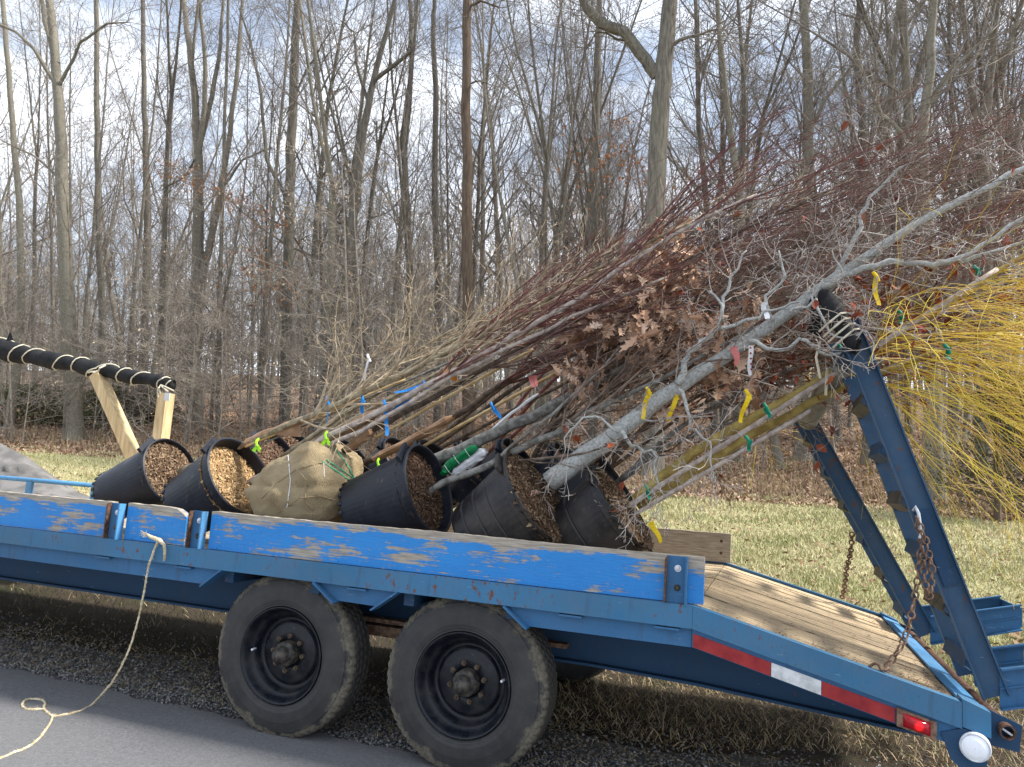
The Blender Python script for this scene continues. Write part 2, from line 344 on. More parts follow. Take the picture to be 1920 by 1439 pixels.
def m_ground():
    n = N('ground_soil_grass'); x, y, z = n.sep()[0:3]
    w = n.noise(.8, 5); fine = n.noise(45, 6, None, .75); mid = n.noise(7, 5); yw_ = n.math('ADD', y, n.math('MULTIPLY', w, 2.2))
    grass = n.mix(n.ramp(mid, (.35, 0.), (.65, 1.)), (.19, .20, .07), (.40, .36, .19)); grass = n.mix(n.ramp(fine, (.35, .0), (.7, .8)), grass, (.44, .39, .23))
    litter = n.mix(n.ramp(fine, (.32, 0.), (.68, 1.)), (.10, .058, .034), (.32, .21, .14)); litter = n.mix(n.ramp(mid, (.45, 0.), (.7, .6)), litter, (.20, .15, .10))
    verge = n.mix(n.ramp(fine, (.3, 0.), (.7, 1.)), (.022, .017, .011), (.085, .062, .038))  # mossy soil, darkened to paint in the shade under the trailer
    mossy_shade = n.ramp(n.noise(1.7, 4), (.55, 0.), (.68, .6)); verge = n.mix(mossy_shade, verge, (.028, .038, .010))
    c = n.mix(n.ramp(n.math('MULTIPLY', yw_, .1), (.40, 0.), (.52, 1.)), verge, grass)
    c = n.mix(n.ramp(n.math('MULTIPLY', yw_, .05), (.715, 0.), (.75, 1.)), c, litter)
    return n.set(c, .95, n.math('ADD', fine, mid), .04, .8)
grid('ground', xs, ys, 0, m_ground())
def m_asphalt():
    n = N('asphalt'); f = n.noise(60, 6, None, .9); v = n.voro(170); g = n.noise(1.6, 5); sp = n.noise(150, 2, None, .9)
    c = n.mix(n.ramp(f, (.34, 0.), (.66, 1.)), (.072, .074, .080), (.20, .201, .209)); c = n.mix(n.ramp(sp, (.66, 0.), (.70, 1.)), c, (.42, .42, .41)); c = n.mix(n.ramp(v, (.0, .6), (.25, 0.)), c, (.05, .05, .055))
    c = n.mix(n.ramp(g, (.35, 0.), (.7, .35)), c, (.18, .178, .175)); return n.set(c, .9, f, .006, .9)
def m_gravel():
    n = N('gravel_bed'); v = n.voro(60); f = n.noise(90, 4); c = n.mix(n.ramp(f, (.3, 0.), (.7, 1.)), (.045, .043, .04), (.20, .195, .185)); return n.set(c, .95, n.math('ADD', v, f), .02, 1.)
def edge(X): return .22 + .03 * np.sin(X * 3.1) + .018 * np.sin(X * 9.7 + 1) + .008 * np.sin(X * 31) - .06 * (X + 2.2) * (np.asarray(X) > -2.2)
def strip(name, X, y0, y1, dz, m, rows=6):
    vv = []; 
    for i, x in enumerate(X):
        a = y0(x) if callable(y0) else y0; b = y1(x) if callable(y1) else y1
        for r in range(rows): y = a + (b - a) * r / (rows - 1); vv.append((x, y, float(gz(x, y)) + dz))
    k = np.arange(len(X) * rows).reshape(len(X), rows)
    ff = np.stack([k[:-1, :-1].ravel(), k[1:, :-1].ravel(), k[1:, 1:].ravel(), k[:-1, 1:].ravel()], 1)
    o = np_obj(name, vv, ff, m); o['kind'] = 'structure'; return o
strip('gravel_verge', np.arange(-30, 12, .2), lambda x: -.4, lambda x: .95 + .12 * math.sin(x * 1.7) + .06 * math.sin(x * 7), .006, m_gravel())
strip('road', np.arange(-30, 12, .03), lambda x: -2.9, lambda x: float(edge(x)), .020, m_asphalt(), 3)
strip('road', np.arange(-30, 12, .5), lambda x: -9, lambda x: -2.9, .020, bpy.data.materials['asphalt'], 3)
rg = np.random.default_rng(5)
def scatter(name, X, Y, Z, H, Wd, lean, m, label, cat, flat=False):
    "many thin blades / chips as one mesh (uncountable cover)"
    n = len(X); a = rg.uniform(0, 2 * np.pi, n); b = rg.uniform(0, 2 * np.pi, n)
    P = np.stack([X, Y, Z], 1); u = np.stack([np.cos(a), np.sin(a), rg.normal(0, .15, n)], 1) * Wd[:, None] / 2
    t = np.stack([np.cos(b) * lean, np.sin(b) * lean, np.sqrt(np.clip(1 - lean ** 2, .02, 1))], 1) * H[:, None]
    mid = P + t * .5 + np.stack([np.zeros(n), np.zeros(n), .12 * H], 1)
    vv = np.stack([P - u, P + u, mid + u * .8, P + t + u * .12, P + t - u * .12, mid - u * .8], 1).reshape(-1, 3)
    k = np.arange(n)[:, None] * 6; ff = np.concatenate([np.concatenate([k, k + 1, k + 2, k + 5], 1), np.concatenate([k + 5, k + 2, k + 3, k + 4], 1)])
    o = np_obj(name, vv, ff, m); o['label'] = label; o['category'] = cat; o['kind'] = 'stuff'; return o
n = N('winter_grass'); pn = n.noise(.9, 5); pf = n.noise(5, 4); a_ = n.ramp(n.island(), (0, (.40, .34, .19)), (.3, (.52, .45, .27)), (.6, (.60, .53, .34)), (1, (.34, .29, .15))); b_ = n.ramp(n.island(), (0, (.13, .18, .045)), (.5, (.24, .28, .09)), (1, (.38, .37, .18)))
M['grass'] = n.set(n.mix(n.math('ADD', n.ramp(pn, (.38, 0.), (.62, .55)), n.ramp(pf, (.45, 0.), (.65, .35))), a_, b_), .8)
M['straw'] = m_leafy('dead_grass', [(.28, .19, .105), (.46, .35, .21), (.15, .095, .05), (.60, .48, .31), (.10, .115, .035), (.36, .26, .15)])
def view_x(Y, lo=-30.5, hi=17, pad=.3):
    "x range the lens can see at world depth Y"
    d = Y - CAM.y; return CAM.x + d * math.tan(math.radians(-53.5)) - pad, CAM.x + d * math.tan(math.radians(15.5)) + pad
def samp(n, y0, y1, pw=1.0, xlo=None, xhi=None):
    Y = y0 + (y1 - y0) * rg.uniform(0, 1, n) ** pw
    a = np.tan(np.radians(rg.uniform(-56, 30, n))) if xlo is None else None
    X = CAM.x + (Y - CAM.y) * a if xlo is None else rg.uniform(xlo, xhi, n)
    return X, Y
X, Y = samp(190000, 3.0, 14.6, 1.7); k = rg.uniform(0, 1, len(X)); 
scatter('grass', X, Y, gz(X, Y), rg.uniform(.025, .07, len(X)) * (1 + Y * .03) * (1 + .5 * bump2(X * 2.3, Y * 2.1)), .004 + .0011 * Y, rg.uniform(.2, .95, len(X)), M['grass'], 'pale winter lawn grass between the trailer and the woods', 'grass')
X, Y = samp(70000, .95, 4.4, 1.0, -8, 3.6)
keep = (Y > 1.0 + .3 * np.sin(X * 2.1)) & (rg.uniform(0, 1, len(X)) < np.clip(.30 + .5 * (X + 1.6), .30, 1)); X = X[keep]; Y = Y[keep]
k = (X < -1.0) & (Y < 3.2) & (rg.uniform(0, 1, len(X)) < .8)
M['mossy_shade'] = m_leafy('shaded_grass', [(.03, .045, .012), (.06, .055, .025), (.02, .03, .01), (.09, .065, .035), (.045, .06, .018)])  # darker copy of the grass colours, with the trailer's shade painted in
scatter('shaded_grass', X[k], Y[k], gz(X[k], Y[k]) + .004, rg.uniform(.03, .08, k.sum()), rg.uniform(.0025, .006, k.sum()), rg.uniform(.4, .99, k.sum()), M['mossy_shade'], 'grass under the trailer, its colour darkened for the shade there', 'grass')
X = X[~k]; Y = Y[~k]
scatter('dead_grass', X, Y, gz(X, Y) + .004, rg.uniform(.03, .085, len(X)), rg.uniform(.0025, .006, len(X)), rg.uniform(.55, .995, len(X)), M['straw'], 'matted brown dead grass beneath and behind the trailer', 'grass')
X, Y = samp(9000, .3, 1.1, 1.0, -6, 3.0)
scatter('straw_litter', X, Y, gz(X, Y) + .012, rg.uniform(.02, .06, len(X)), rg.uniform(.002, .005, len(X)), rg.uniform(.9, .998, len(X)), M['straw'], 'loose straw scattered over the gravel verge', 'straw')
# gravel stones
def stones(name, X, Y, S, m, label):
    n = len(X); base = np.array([(1, 0, 0), (0, 1, 0), (-1, 0, 0), (0, -1, 0), (0, 0, .75), (0, 0, -.75)], float)
    vv = base[None] * (S[:, None, None] * rg.uniform(.6, 1.35, (n, 6, 1))); a = rg.uniform(0, 6.28, n); c, s = np.cos(a), np.sin(a)
    vx = vv[:, :, 0] * c[:, None] - vv[:, :, 1] * s[:, None]; vy = vv[:, :, 0] * s[:, None] + vv[:, :, 1] * c[:, None]
    P = np.stack([vx + X[:, None], vy + Y[:, None], vv[:, :, 2] + (gz(X, Y) + .012)[:, None]], 2).reshape(-1, 3)
    t = np.array([(0, 1, 4), (1, 2, 4), (2, 3, 4), (3, 0, 4), (1, 0, 5), (2, 1, 5), (3, 2, 5), (0, 3, 5)])
    ff = (np.arange(n)[:, None, None] * 6 + t[None]).reshape(-1, 3); o = np_obj(name, P, ff, m); o['label'] = label; o['category'] = 'gravel'; o['kind'] = 'stuff'
M['stone'] = m_leafy('crushed_stone', [(.07, .072, .075), (.14, .142, .142), (.25, .25, .245), (.10, .10, .097), (.38, .375, .37)])
X = rg.uniform(-7, 2.5, 26000); Y = .16 + rg.gamma(2.0, .2, 26000); keep = (Y > edge(X) - .03) & (Y < 1.7); X = X[keep]; Y = Y[keep]
stones('gravel', X, Y, rg.uniform(.003, .0105, len(X)), M['stone'], 'crushed grey gravel along the edge of the asphalt')
X = rg.uniform(-6, 1.5, 900); Y = .2 - np.abs(rg.normal(0, .22, 900)); stones('loose_gravel', X, Y, rg.uniform(.0015, .0045, 900), M['stone'], 'few loose stones lying on the asphalt')
X, Y = samp(2600, 3.2, 13.8, 1.5)
scatter('blown_leaves', X, Y, gz(X, Y) + .03, rg.uniform(.04, .08, len(X)), rg.uniform(.03, .06, len(X)), rg.uniform(.8, .99, len(X)), m_leafy('blown_leaf', [(.16, .085, .05), (.30, .19, .12), (.22, .12, .07)]), 'brown leaves blown over the lawn', 'leaves')
# leaf litter
M['litter'] = m_leafy('fallen_leaves', [(.22, .12, .07), (.40, .26, .17), (.14, .08, .05), (.52, .38, .27), (.30, .17, .105), (.44, .33, .24)])
X, Y = samp(112000, 13.2, 42, 1.5); X = X + rg.normal(0, .4, len(X)); keep = Y > 13.6 + .8 * np.sin(X * .7) + rg.normal(0, .9, len(X)); X = X[keep]; Y = Y[keep]
scatter('leaf_litter', X, Y, gz(X, Y) + .01, rg.uniform(.05, .12, len(X)), rg.uniform(.04, .10, len(X)), rg.uniform(.6, .99, len(X)), M['litter'], 'brown fallen leaves covering the forest floor', 'leaves')
# dry stalks along the edge of the woods
X, Y = samp(11500, 14, 24, 1.3)
scatter('dry_stalks', X, Y, gz(X, Y), rg.uniform(.15, .6, len(X)), rg.uniform(.006, .014, len(X)), rg.uniform(.0, .6, len(X)), M['straw'], 'thin dead stalks standing along the edge of the woods', 'weeds')

# ---------------------------------------------------------------- branching
R = random.Random(11)
def rvec(rnd): return V((rnd.gauss(0, 1), rnd.gauss(0, 1), rnd.gauss(0, 1)))
def away(d, ang, rnd, flat=0):
    u, w = perp(d); a = rnd.uniform(0, 2 * math.pi); r = (d * math.cos(ang) + (u * math.cos(a) + w * math.sin(a)) * math.sin(ang))
    if flat: r.y *= flat; r.normalize()
    return r
def grow(mb, p, d, Ln, r, lvl, S, rnd, tips=None, pts_out=None, min_r=.002):
    seg = S['seg'][lvl]; pts = [p.copy()]; dd = d.normalized(); wig = S['wig'][lvl]; bias = S['bias'][lvl]; tip = S.get('tip', .25)
    dirs = [dd]
    for i in range(seg):
        dd = (dd + rvec(rnd) * wig + bias).normalized(); p = p + dd * (Ln / seg); pts.append(p.copy()); dirs.append(dd)
    rad = [max(r * (1 - (1 - tip) * i / seg), min_r) for i in range(seg + 1)]
    if pts_out is None: mb.tube(pts, rad, S['sides'][lvl], cap=False)
    else: pts_out.append((pts, rad))
    if tips is not None and lvl >= S.get('leaf_lvl', 99): tips.extend((pts[i], dirs[i]) for i in range(1, seg + 1))
    if lvl < S['max']:
        k = S['kids'][lvl]; k = int(k + rnd.random()); st = S['start'][lvl]
        for j in range(k):
            t = st + (1 - st) * (j + rnd.random()) / k; i = min(int(t * seg), seg - 1); f = t * seg - i
            q = pts[i].lerp(pts[i + 1], f); ang = math.radians(rnd.uniform(*S['ang'][lvl]))
            cl = Ln * S['ratio'][lvl] * (1.15 - .65 * t) * rnd.uniform(.65, 1.25)
            grow(mb, q, away(dirs[i], ang, rnd, S.get('flat', 0)), cl, max(rad[i] * S['rr'][lvl], min_r), lvl + 1, S, rnd, tips, None, min_r)
    return pts, rad, dirs
UPV = V((0, 0, 1))
FS = dict(max=3, seg=[12, 6, 4, 3], wig=[.03, .12, .16, .2], bias=[UPV * .03, UPV * .07, UPV * .05, UPV * .03], kids=[25, 10, 7], start=[.28, .15, .1],
          ang=[(28, 62), (25, 60), (25, 65)], ratio=[.30, .45, .5], rr=[.42, .5, .55], sides=[9, 5, 3, 3], tip=.16)
def trunk_tube(mb, pts, rad, n, rnd, flare=1.5):
    "flared, slightly fluted bole"
    m2 = []; r2 = []
    for i in range(len(pts)): m2.append(pts[i]); r2.append(rad[i])
    a, b = pts[0], pts[1]; h = (b - a).length
    ins = [(a + (b - a) * t, rad[0] + (rad[1] - rad[0]) * t) for t in (min(.08, .12 / h), min(.2, .35 / h), min(.45, .9 / h))]
    m2 = [a - V((0, 0, .15))] + [a] + [q for q, _ in ins] + m2[1:]; r2 = [rad[0] * flare * 1.1, rad[0] * flare] + [ins[0][1] * (1 + (flare - 1) * .55), ins[1][1] * (1 + (flare - 1) * .25), ins[2][1] * 1.03] + r2[1:]
    s = len(mb.v); mb.tube(m2, r2, n, cap=False)
    ph = rnd.uniform(0, 6)
    for i in range(s, len(mb.v)):
        ring = (i - s) // n; k = (i - s) % n; c = m2[ring]; amt = .16 if ring < 3 else .05
        v_ = V(mb.v[i]); f = 1 + amt * math.sin(3 * 6.283 * k / n + ph) + rnd.uniform(-.04, .04); v_ = c + (v_ - c) * f; mb.v[i] = tuple(v_)

def forest_tree(rnd, H, r0, S, fork=0, flare=1.45):
    tr = MB(); cr_ = MB(); bases = []
    Ln = H if not fork else H * fork; seg = 12
    P = []; grow(cr_, V((0, 0, 0)), V((rnd.gauss(0, .03), rnd.gauss(0, .03), 1)), Ln, r0, 0, dict(S, kids=[S['kids'][0] if not fork else 4] + S['kids'][1:], tip=.16 if not fork else .7, start=[S['start'][0] if not fork else .6] + S['start'][1:]), rnd, None, P)
    pts, rad = P[0]; trunk_tube(tr, pts, rad, 9, rnd, flare)
    if fork:
        for _ in range(rnd.choice((2, 3))):
            d = away((pts[-1] - pts[-2]).normalized(), math.radians(rnd.uniform(8, 22)), rnd); Q = []
            grow(cr_, pts[-1], d, H - Ln, rad[-1] * .72, 0, dict(S, kids=[13] + S['kids'][1:], start=[.12] + S['start'][1:], ratio=[.42] + S['ratio'][1:]), rnd, None, Q)
            tr.tube(Q[0][0], Q[0][1], 7, cap=False)
    return tr, cr_
protos = []
specs = [(23, .16, 0, 'darkbark'), (25, .20, .42, 'beech'), (21, .11, 0, 'furrowed'), (24, .15, .5, 'furrowed'), (19, .085, 0, 'darkbark'), (26, .22, 0, 'furrowed'), (22, .13, .35, 'beech'), (20, .11, .6, 'darkbark'), (17, .07, 0, 'beech')]
for i, (H, r0, fk, bark) in enumerate(specs):
    rnd = random.Random(100 + i); S = dict(FS)
    if i in (2, 4, 8): S['kids'] = [21, 9, 6]; S['ang'] = [(20, 45), (25, 55), (25, 60)]
    tr, cw = forest_tree(rnd, H, r0, S, fk)
    ft = {'beech': 'smooth grey bark', 'darkbark': 'dark bark', 'furrowed': 'furrowed bark', 'redbark': 'reddish bark'}[bark]
    lab = 'tall bare forest tree with %s standing among many behind the lawn' % ft
    t = Thing('forest_tree', lab, 'tree', (0, 0, 0), 'bare trees of the woods with %s' % ft, trailer=False)
    t.part('trunk', tr, M[bark], smooth=True); t.part('crown', cw, M['ftwig'])
    protos.append(t.o)
def copy_tree(o):
    c = o.copy(); COL.objects.link(c)
    for ch in o.children: d = ch.copy(); COL.objects.link(d); d.parent = c; d.matrix_parent_inverse = ch.matrix_parent_inverse
    return c
used = set()
def place(i, X, Y, s, rz, tilt=0):
    o = protos[i] if i not in used else copy_tree(protos[i]); used.add(i)
    o.location = (X, Y, float(gz(X, Y)) - .05); o.rotation_euler = (tilt * math.cos(rz), tilt * math.sin(rz), rz); o.scale = (s, s, s); return o
HERO_X = []
def px_world(X, Y, Yw): return wat(X, Y, Yw)
# hero trees along the edge of the woods: (pixel polyline of bole, depth, radii px, bark, twig material, label, limbs, flare)
HS = dict(max=3, seg=[8, 7, 5, 3], wig=[.02, .13, .17, .22], bias=[UPV * 0, UPV * .06, UPV * .03, UPV * .0], kids=[18, 8, 6], start=[.3, .15, .1], ang=[(35, 75), (25, 60), (25, 65)], ratio=[.26, .45, .5], rr=[.30, .5, .55], sides=[12, 6, 4, 3], tip=.7)
def hero(name, pl, Yw, wpx, bark, tw, label, limbs=(), auto=16, start=.35, flare=1.4, rnd=None, ratio=.22, pale_down=False):
    rnd = rnd or random.Random(hash(label) % 1000 if False else len(label) * 7)
    P = [px_world(x, y, Yw) for x, y in pl]; ppm = F_PX / ((P[0] - CAM).dot(Wm.row[2]))
    P[0].z = float(gz(P[0].x, P[0].y)); 
    # smooth resample
    Q = []; 
    for i in range(len(P) - 1):
        for k in range(4): Q.append(P[i].lerp(P[i + 1], k / 4) + V((rnd.gauss(0, .015), rnd.gauss(0, .015), 0)) * (0 if i == 0 and k == 0 else 1))
    Q.append(P[-1]); n_ = len(Q)
    rr_ = [np.interp(i / (n_ - 1), np.linspace(0, 1, len(wpx)), wpx) / 2 / ppm for i in range(n_)]
    # extend beyond the frame
    d = (Q[-1] - Q[-3]).normalized(); q = Q[-1]; topr = rr_[-1]
    ext = max(4, 22 - (q.z - Q[0].z))
    for k in range(1, 7): d = (d + UPV * .05 + rvec(rnd) * .04).normalized(); q = q + d * ext / 6; Q.append(q); rr_.append(topr * (1 - .14 * k))
    tr = MB(); trunk_tube(tr, Q, rr_, 14, rnd, flare); cw = MB()
    t = Thing(name, label, 'tree', Q[0], None, trailer=False)
    for lp, lw, lY in limbs:
        LP = [px_world(x, y, Yw + (lY * j / max(1, len(lp) - 1))) for j, (x, y) in enumerate(lp)]; LR = list(np.interp(np.linspace(0, 1, len(LP)), np.linspace(0, 1, len(lw)), lw) / 2 / ppm)
        T2 = []; R2 = []
        for i in range(len(LP) - 1):
            for k in range(3): T2.append(LP[i].lerp(LP[i + 1], k / 3) + rvec(rnd) * .02 * (1 if k else 0)); R2.append(LR[i] + (LR[i + 1] - LR[i]) * k / 3)
        T2.append(LP[-1]); R2.append(LR[-1]); tr.tube(T2, R2, 7, cap=False)
        for i in range(2, len(T2)):
            for _ in range(2): grow(cw, T2[i], away((T2[i] - T2[i - 1]).normalized(), math.radians(rnd.uniform(25, 60)), rnd), rnd.uniform(1, 2.6), max(R2[i] * .4, .012), 2, HS, rnd, None, None, .006)
    L0 = sum((Q[i + 1] - Q[i]).length for i in range(len(Q) - 1))
    for j in range(auto):
        f = start + (1 - start) * (j + rnd.random()) / auto; i = min(int(f * (len(Q) - 1)), len(Q) - 2); q = Q[i].lerp(Q[i + 1], rnd.random())
        dr = (Q[i + 1] - Q[i]).normalized(); S2 = dict(HS)
        if pale_down: S2['bias'] = [UPV * 0, UPV * .03, UPV * -.03, UPV * -.03]
        grow(cw, q, away(dr, math.radians(rnd.uniform(40, 80)), rnd), L0 * ratio * (1.2 - .7 * f) * rnd.uniform(.6, 1.2), rr_[i] * .32, 1, S2, rnd, None, None, .005)
    t.part('trunk', tr, M[bark], smooth=True); t.part('branches', cw, M[tw]); return t, Q, rr_
hero('beech_tree', [(140, 825), (128, 600), (120, 420), (112, 230), (100, 60), (92, 0)], 17, [44, 34, 29, 26, 20, 18], 'beech', 'ftwig_pale', 'large smooth grey beech at the far left with a dark split at its base',
     limbs=[([(110, 165), (75, 110), (30, 60), (-20, 40)], [13, 8, 4], -1), ([(112, 160), (150, 80), (200, 45), (240, 42)], [9, 6, 3], -.5), ([(108, 120), (84, 40), (75, -30)], [14, 12, 9], .5), ([(118, 340), (60, 290), (0, 262)], [8, 5, 3], -1)], auto=22, start=.18, pale_down=True)
hero('beech_tree', [(17, 808), (32, 690), (40, 560), (36, 380), (20, 180), (5, 0)], 18.5, [24, 20, 18, 16, 13, 11], 'beech', 'ftwig_pale', 'slim grey beech left of the big beech, leaning over its base', auto=14, start=.15, pale_down=True)
hero('forked_tree', [(366, 793), (366, 680), (368, 560), (372, 430), (372, 300), (366, 180), (352, 60), (345, 0)], 24, [34, 28, 27, 26, 20, 16, 13, 11], 'beech', 'ftwig', 'pale grey tree with spreading roots that forks into many upright leaders',
     limbs=[([(369, 545), (392, 470), (410, 380), (432, 250), (446, 120), (455, 0)], [19, 16, 11, 8], .6), ([(372, 300), (384, 200), (384, 100), (375, 0)], [14, 11, 8], -.4), ([(372, 280), (398, 180), (414, 80), (420, 0)], [13, 10, 7], .5), ([(368, 230), (360, 120), (372, 0)], [10, 8, 6], -.8), ([(418, 350), (455, 300), (510, 278)], [8, 5, 3], 0)], auto=14, start=.45, flare=1.6)
hero('oak_tree', [(533, 770), (538, 620), (541, 450), (546, 280), (552, 120), (558, 0)], 22, [25, 23, 22, 21, 18, 16], 'furrowed', 'ftwig', 'straight furrowed oak behind the paper-wrapped stems with a few orange leaves',
     limbs=[([(540, 380), (500, 300), (490, 180), (470, 80), (450, 20)], [9, 7, 4], 0), ([(538, 215), (575, 130), (620, 60)], [6, 5, 3], 0)], auto=20, start=.22)
hero('dark_tree', [(590, 700), (622, 610), (650, 500), (668, 380), (682, 240), (700, 150), (726, 60), (740, 0)], 20, [22, 20, 19, 18, 16, 13, 10, 8], 'darkbark', 'ftwig', 'dark crooked tree leaning right above the blue ribbons',
     limbs=[([(700, 152), (742, 120), (776, 90), (784, 0)], [10, 8, 5], 0), ([(690, 190), (668, 120), (664, 60), (640, 40)], [8, 6, 3], 0)], auto=16, start=.3)
hero('dark_tree', [(878, 800), (877, 600), (876, 400), (873, 200), (876, 0)], 19, [25, 23, 21, 19, 18], 'redbark', 'ftwig', 'straight reddish brown tree with short broken stubs near the middle',
     limbs=[([(876, 12), (900, 2), (935, 14)], [7, 5, 3], 0), ([(874, 160), (900, 152), (915, 158)], [4, 3, 2], 0)], auto=10, start=.55)
hero('big_oak_tree', [(1224, 860), (1226, 600), (1228, 400), (1234, 240), (1244, 130), (1256, 0)], 17, [40, 36, 35, 34, 32, 27], 'furrowed', 'ftwig', 'big furrowed oak with one heavy limb reaching up to the left',
     limbs=[([(1232, 142), (1200, 100), (1170, 60), (1130, 45), (1100, 15), (1080, -20)], [24, 22, 20, 14], -.6), ([(1240, 95), (1290, 70), (1345, 55)], [9, 6, 3], 0), ([(1180, 78), (1120, 60), (1095, 90)], [5, 4, 2], -.3)], auto=10, start=.5)
hero('dark_tree', [(820, 760), (822, 560), (815, 380), (818, 200), (812, 60), (815, 0)], 25, [15, 14, 13, 12, 10, 9], 'darkbark', 'ftwig', 'thin dark tree just left of the reddish brown tree', auto=16, start=.35)
hero('dark_tree', [(762, 760), (770, 540), (762, 380), (755, 260), (772, 120), (768, 0)], 27, [16, 15, 14, 13, 10, 8], 'darkbark', 'ftwig', 'sinuous dark tree between the leaning tree and the reddish tree', auto=16, start=.35)
hero('grey_tree', [(1112, 840), (1112, 560), (1112, 380), (1118, 200), (1122, 80), (1124, 0)], 24, [20, 19, 18, 15, 13, 11], 'furrowed', 'ftwig', 'grey brown tree left of the big oak rising over the red twigs', auto=16, start=.35)
hero('grey_tree', [(1504, 868), (1510, 560), (1516, 300), (1516, 150), (1508, 0)], 22, [28, 22, 18, 16, 13], 'beech', 'ftwig', 'grey tree whose pale base shows below the willow stems', auto=18, start=.3, limbs=[([(1514, 260), (1545, 190), (1600, 120), (1650, 60)], [9, 6, 3], 0)])
hero('grey_tree', [(1462, 878), (1446, 800), (1420, 640), (1396, 480), (1380, 330), (1362, 200), (1350, 60), (1345, 0)], 19, [18, 16, 15, 14, 13, 11, 8, 7], 'beech', 'ftwig', 'slender tree leaning left next to the blue far ramp', auto=16, start=.35)
hero('grey_tree', [(1752, 945), (1748, 700), (1736, 430), (1730, 260), (1746, 120), (1750, 0)], 16, [34, 24, 20, 17, 14, 12], 'beech', 'ftwig', 'grey tree behind the hanging yellow willow twigs', auto=20, start=.3, limbs=[([(1734, 330), (1690, 250), (1640, 190), (1600, 90)], [9, 6, 3], 0), ([(1738, 200), (1800, 120), (1860, 60)], [8, 5, 3], 0)])
hero('grey_tree', [(1840, 930), (1842, 640), (1850, 430), (1842, 260), (1860, 120), (1870, 0)], 21, [22, 20, 18, 15, 12, 10], 'furrowed', 'ftwig', 'tree rising behind the dark green cedar at the right', auto=18, start=.3)
hero('grey_tree', [(1632, 880), (1622, 620), (1612, 430), (1620, 250), (1606, 100), (1612, 0)], 25, [18, 17, 15, 13, 11, 9], 'darkbark', 'ftwig', 'dark upright tree above the top of the near ramp', auto=18, start=.3)
hero('grey_tree', [(410, 770), (410, 620), (414, 470), (420, 300), (424, 150), (428, 0)], 21, [11, 10, 9, 8, 7, 6], 'furrowed', 'ftwig', 'thin straight tree between the forked tree and the oak', auto=12, start=.4)
hero('grey_tree', [(195, 760), (190, 560), (184, 380), (182, 200), (180, 0)], 25, [18, 16, 15, 13, 11], 'furrowed', 'ftwig', 'straight tree just right of the large beech', auto=16, start=.35)
hero('grey_tree', [(270, 765), (272, 560), (276, 380), (270, 200), (268, 0)], 28, [17, 15, 14, 12, 10], 'darkbark', 'ftwig', 'dark tree above the wooden props midway between beech and forked tree', auto=16, start=.35)
# the woods behind
rnd = random.Random(4)
placed = []
tries = 0
while len(placed) < 262 and tries < 6000:
    tries += 1
    Y = 20 + 62 * rnd.random() ** 1.15; d = Y - CAM.y; X = CAM.x + d * math.tan(math.radians(rnd.uniform(-56, 17) if len(placed) < 235 else rnd.uniform(17, 30)))
    if any((X - a) ** 2 + (Y - b) ** 2 < (1.3 if Y < 40 else 2.2) for a, b in placed): continue
    placed.append((X, Y)); i = rnd.choice((0, 1, 2, 2, 3, 4, 4, 4, 5, 6, 7, 8, 8, 8))
    place(i, X, Y, rnd.uniform(.8, 1.12), rnd.uniform(0, 6.28), rnd.uniform(0, .06))
# understorey saplings with fine level twigs
US = dict(max=3, seg=[7, 5, 4, 3], wig=[.06, .12, .18, .2], bias=[UPV * .03, UPV * .0, UPV * -.02, UPV * .0], kids=[20, 8, 4], start=[.08, .15, .1], ang=[(50, 85), (25, 60), (25, 60)], ratio=[.42, .45, .5], rr=[.45, .5, .6], sides=[6, 4, 3, 3], tip=.2)
def leaf(mb, p, d, s, rnd, lobes=True):
    u, w = perp(d); a = rnd.uniform(0, 6.28); u, w = u * math.cos(a) + w * math.sin(a), w * math.cos(a) - u * math.sin(a); c = rnd.uniform(-.9, .9)
    if lobes: prof = [(0, .03), (.18, .10), (.26, .30), (.36, .13), (.5, .40), (.62, .16), (.78, .30), (.84, .10), (1, .02)]
    else: prof = [(0, .03), (.25, .26), (.6, .28), (1, .02)]
    A = []; B = []; C = []
    for t, h in prof:
        m = p + d * (t * s) + w * (c * s * t * t); A.append(m + u * (h * s) + w * (h * s * .5)); C.append(m); B.append(m - u * (h * s) + w * (h * s * .55))
    k = len(prof); vv = A + C + B; ff = []
    for i in range(k - 1): ff += [(i, i + 1, k + i + 1, k + i), (k + i, k + i + 1, 2 * k + i + 1, 2 * k + i)]
    mb.add(vv, ff)
saps = []
for i in range(5):
    rnd2 = random.Random(50 + i); st = MB(); cw = MB(); P = []; tips = []
    grow(cw, V((0, 0, 0)), V((rnd2.gauss(0, .06), rnd2.gauss(0, .06), 1)), (6.5, 5, 7.5, 4.2, 8.5)[i], (.035, .028, .045, .022, .05)[i], 0, dict(US, leaf_lvl=3), rnd2, tips, P, .0045)
    st.tube(P[0][0], P[0][1], 6, cap=False); pale = i in (1, 3)
    lb = 'bare pale sapling with fine level twigs at the edge of the woods' if pale else ('bare sapling with bleached leaves still hanging in the edge of the woods' if i == 2 else 'thin bare brown sapling growing under the taller forest trees')
    t = Thing('sapling', lb, 'sapling', (0, 0, 0), 'saplings under the trees, ' + ('pale' if pale else 'leafy' if i == 2 else 'brown'), trailer=False)
    t.part('stem', st, M['ftwig_pale' if i < 4 else 'ftwig']); t.part('twigs', cw, M['ftwig_pale' if pale or i == 2 else 'ftwig'])
    if i == 2:
        lf = MB(); 
        for q, dd in rnd2.sample(tips, 130): leaf(lf, q, (dd - UPV * 1.5).normalized(), rnd2.uniform(.05, .08), rnd2, False)
        t.part('dead_leaves', lf, M['pale_leaf'])
    saps.append(t.o)
protos.extend(saps)
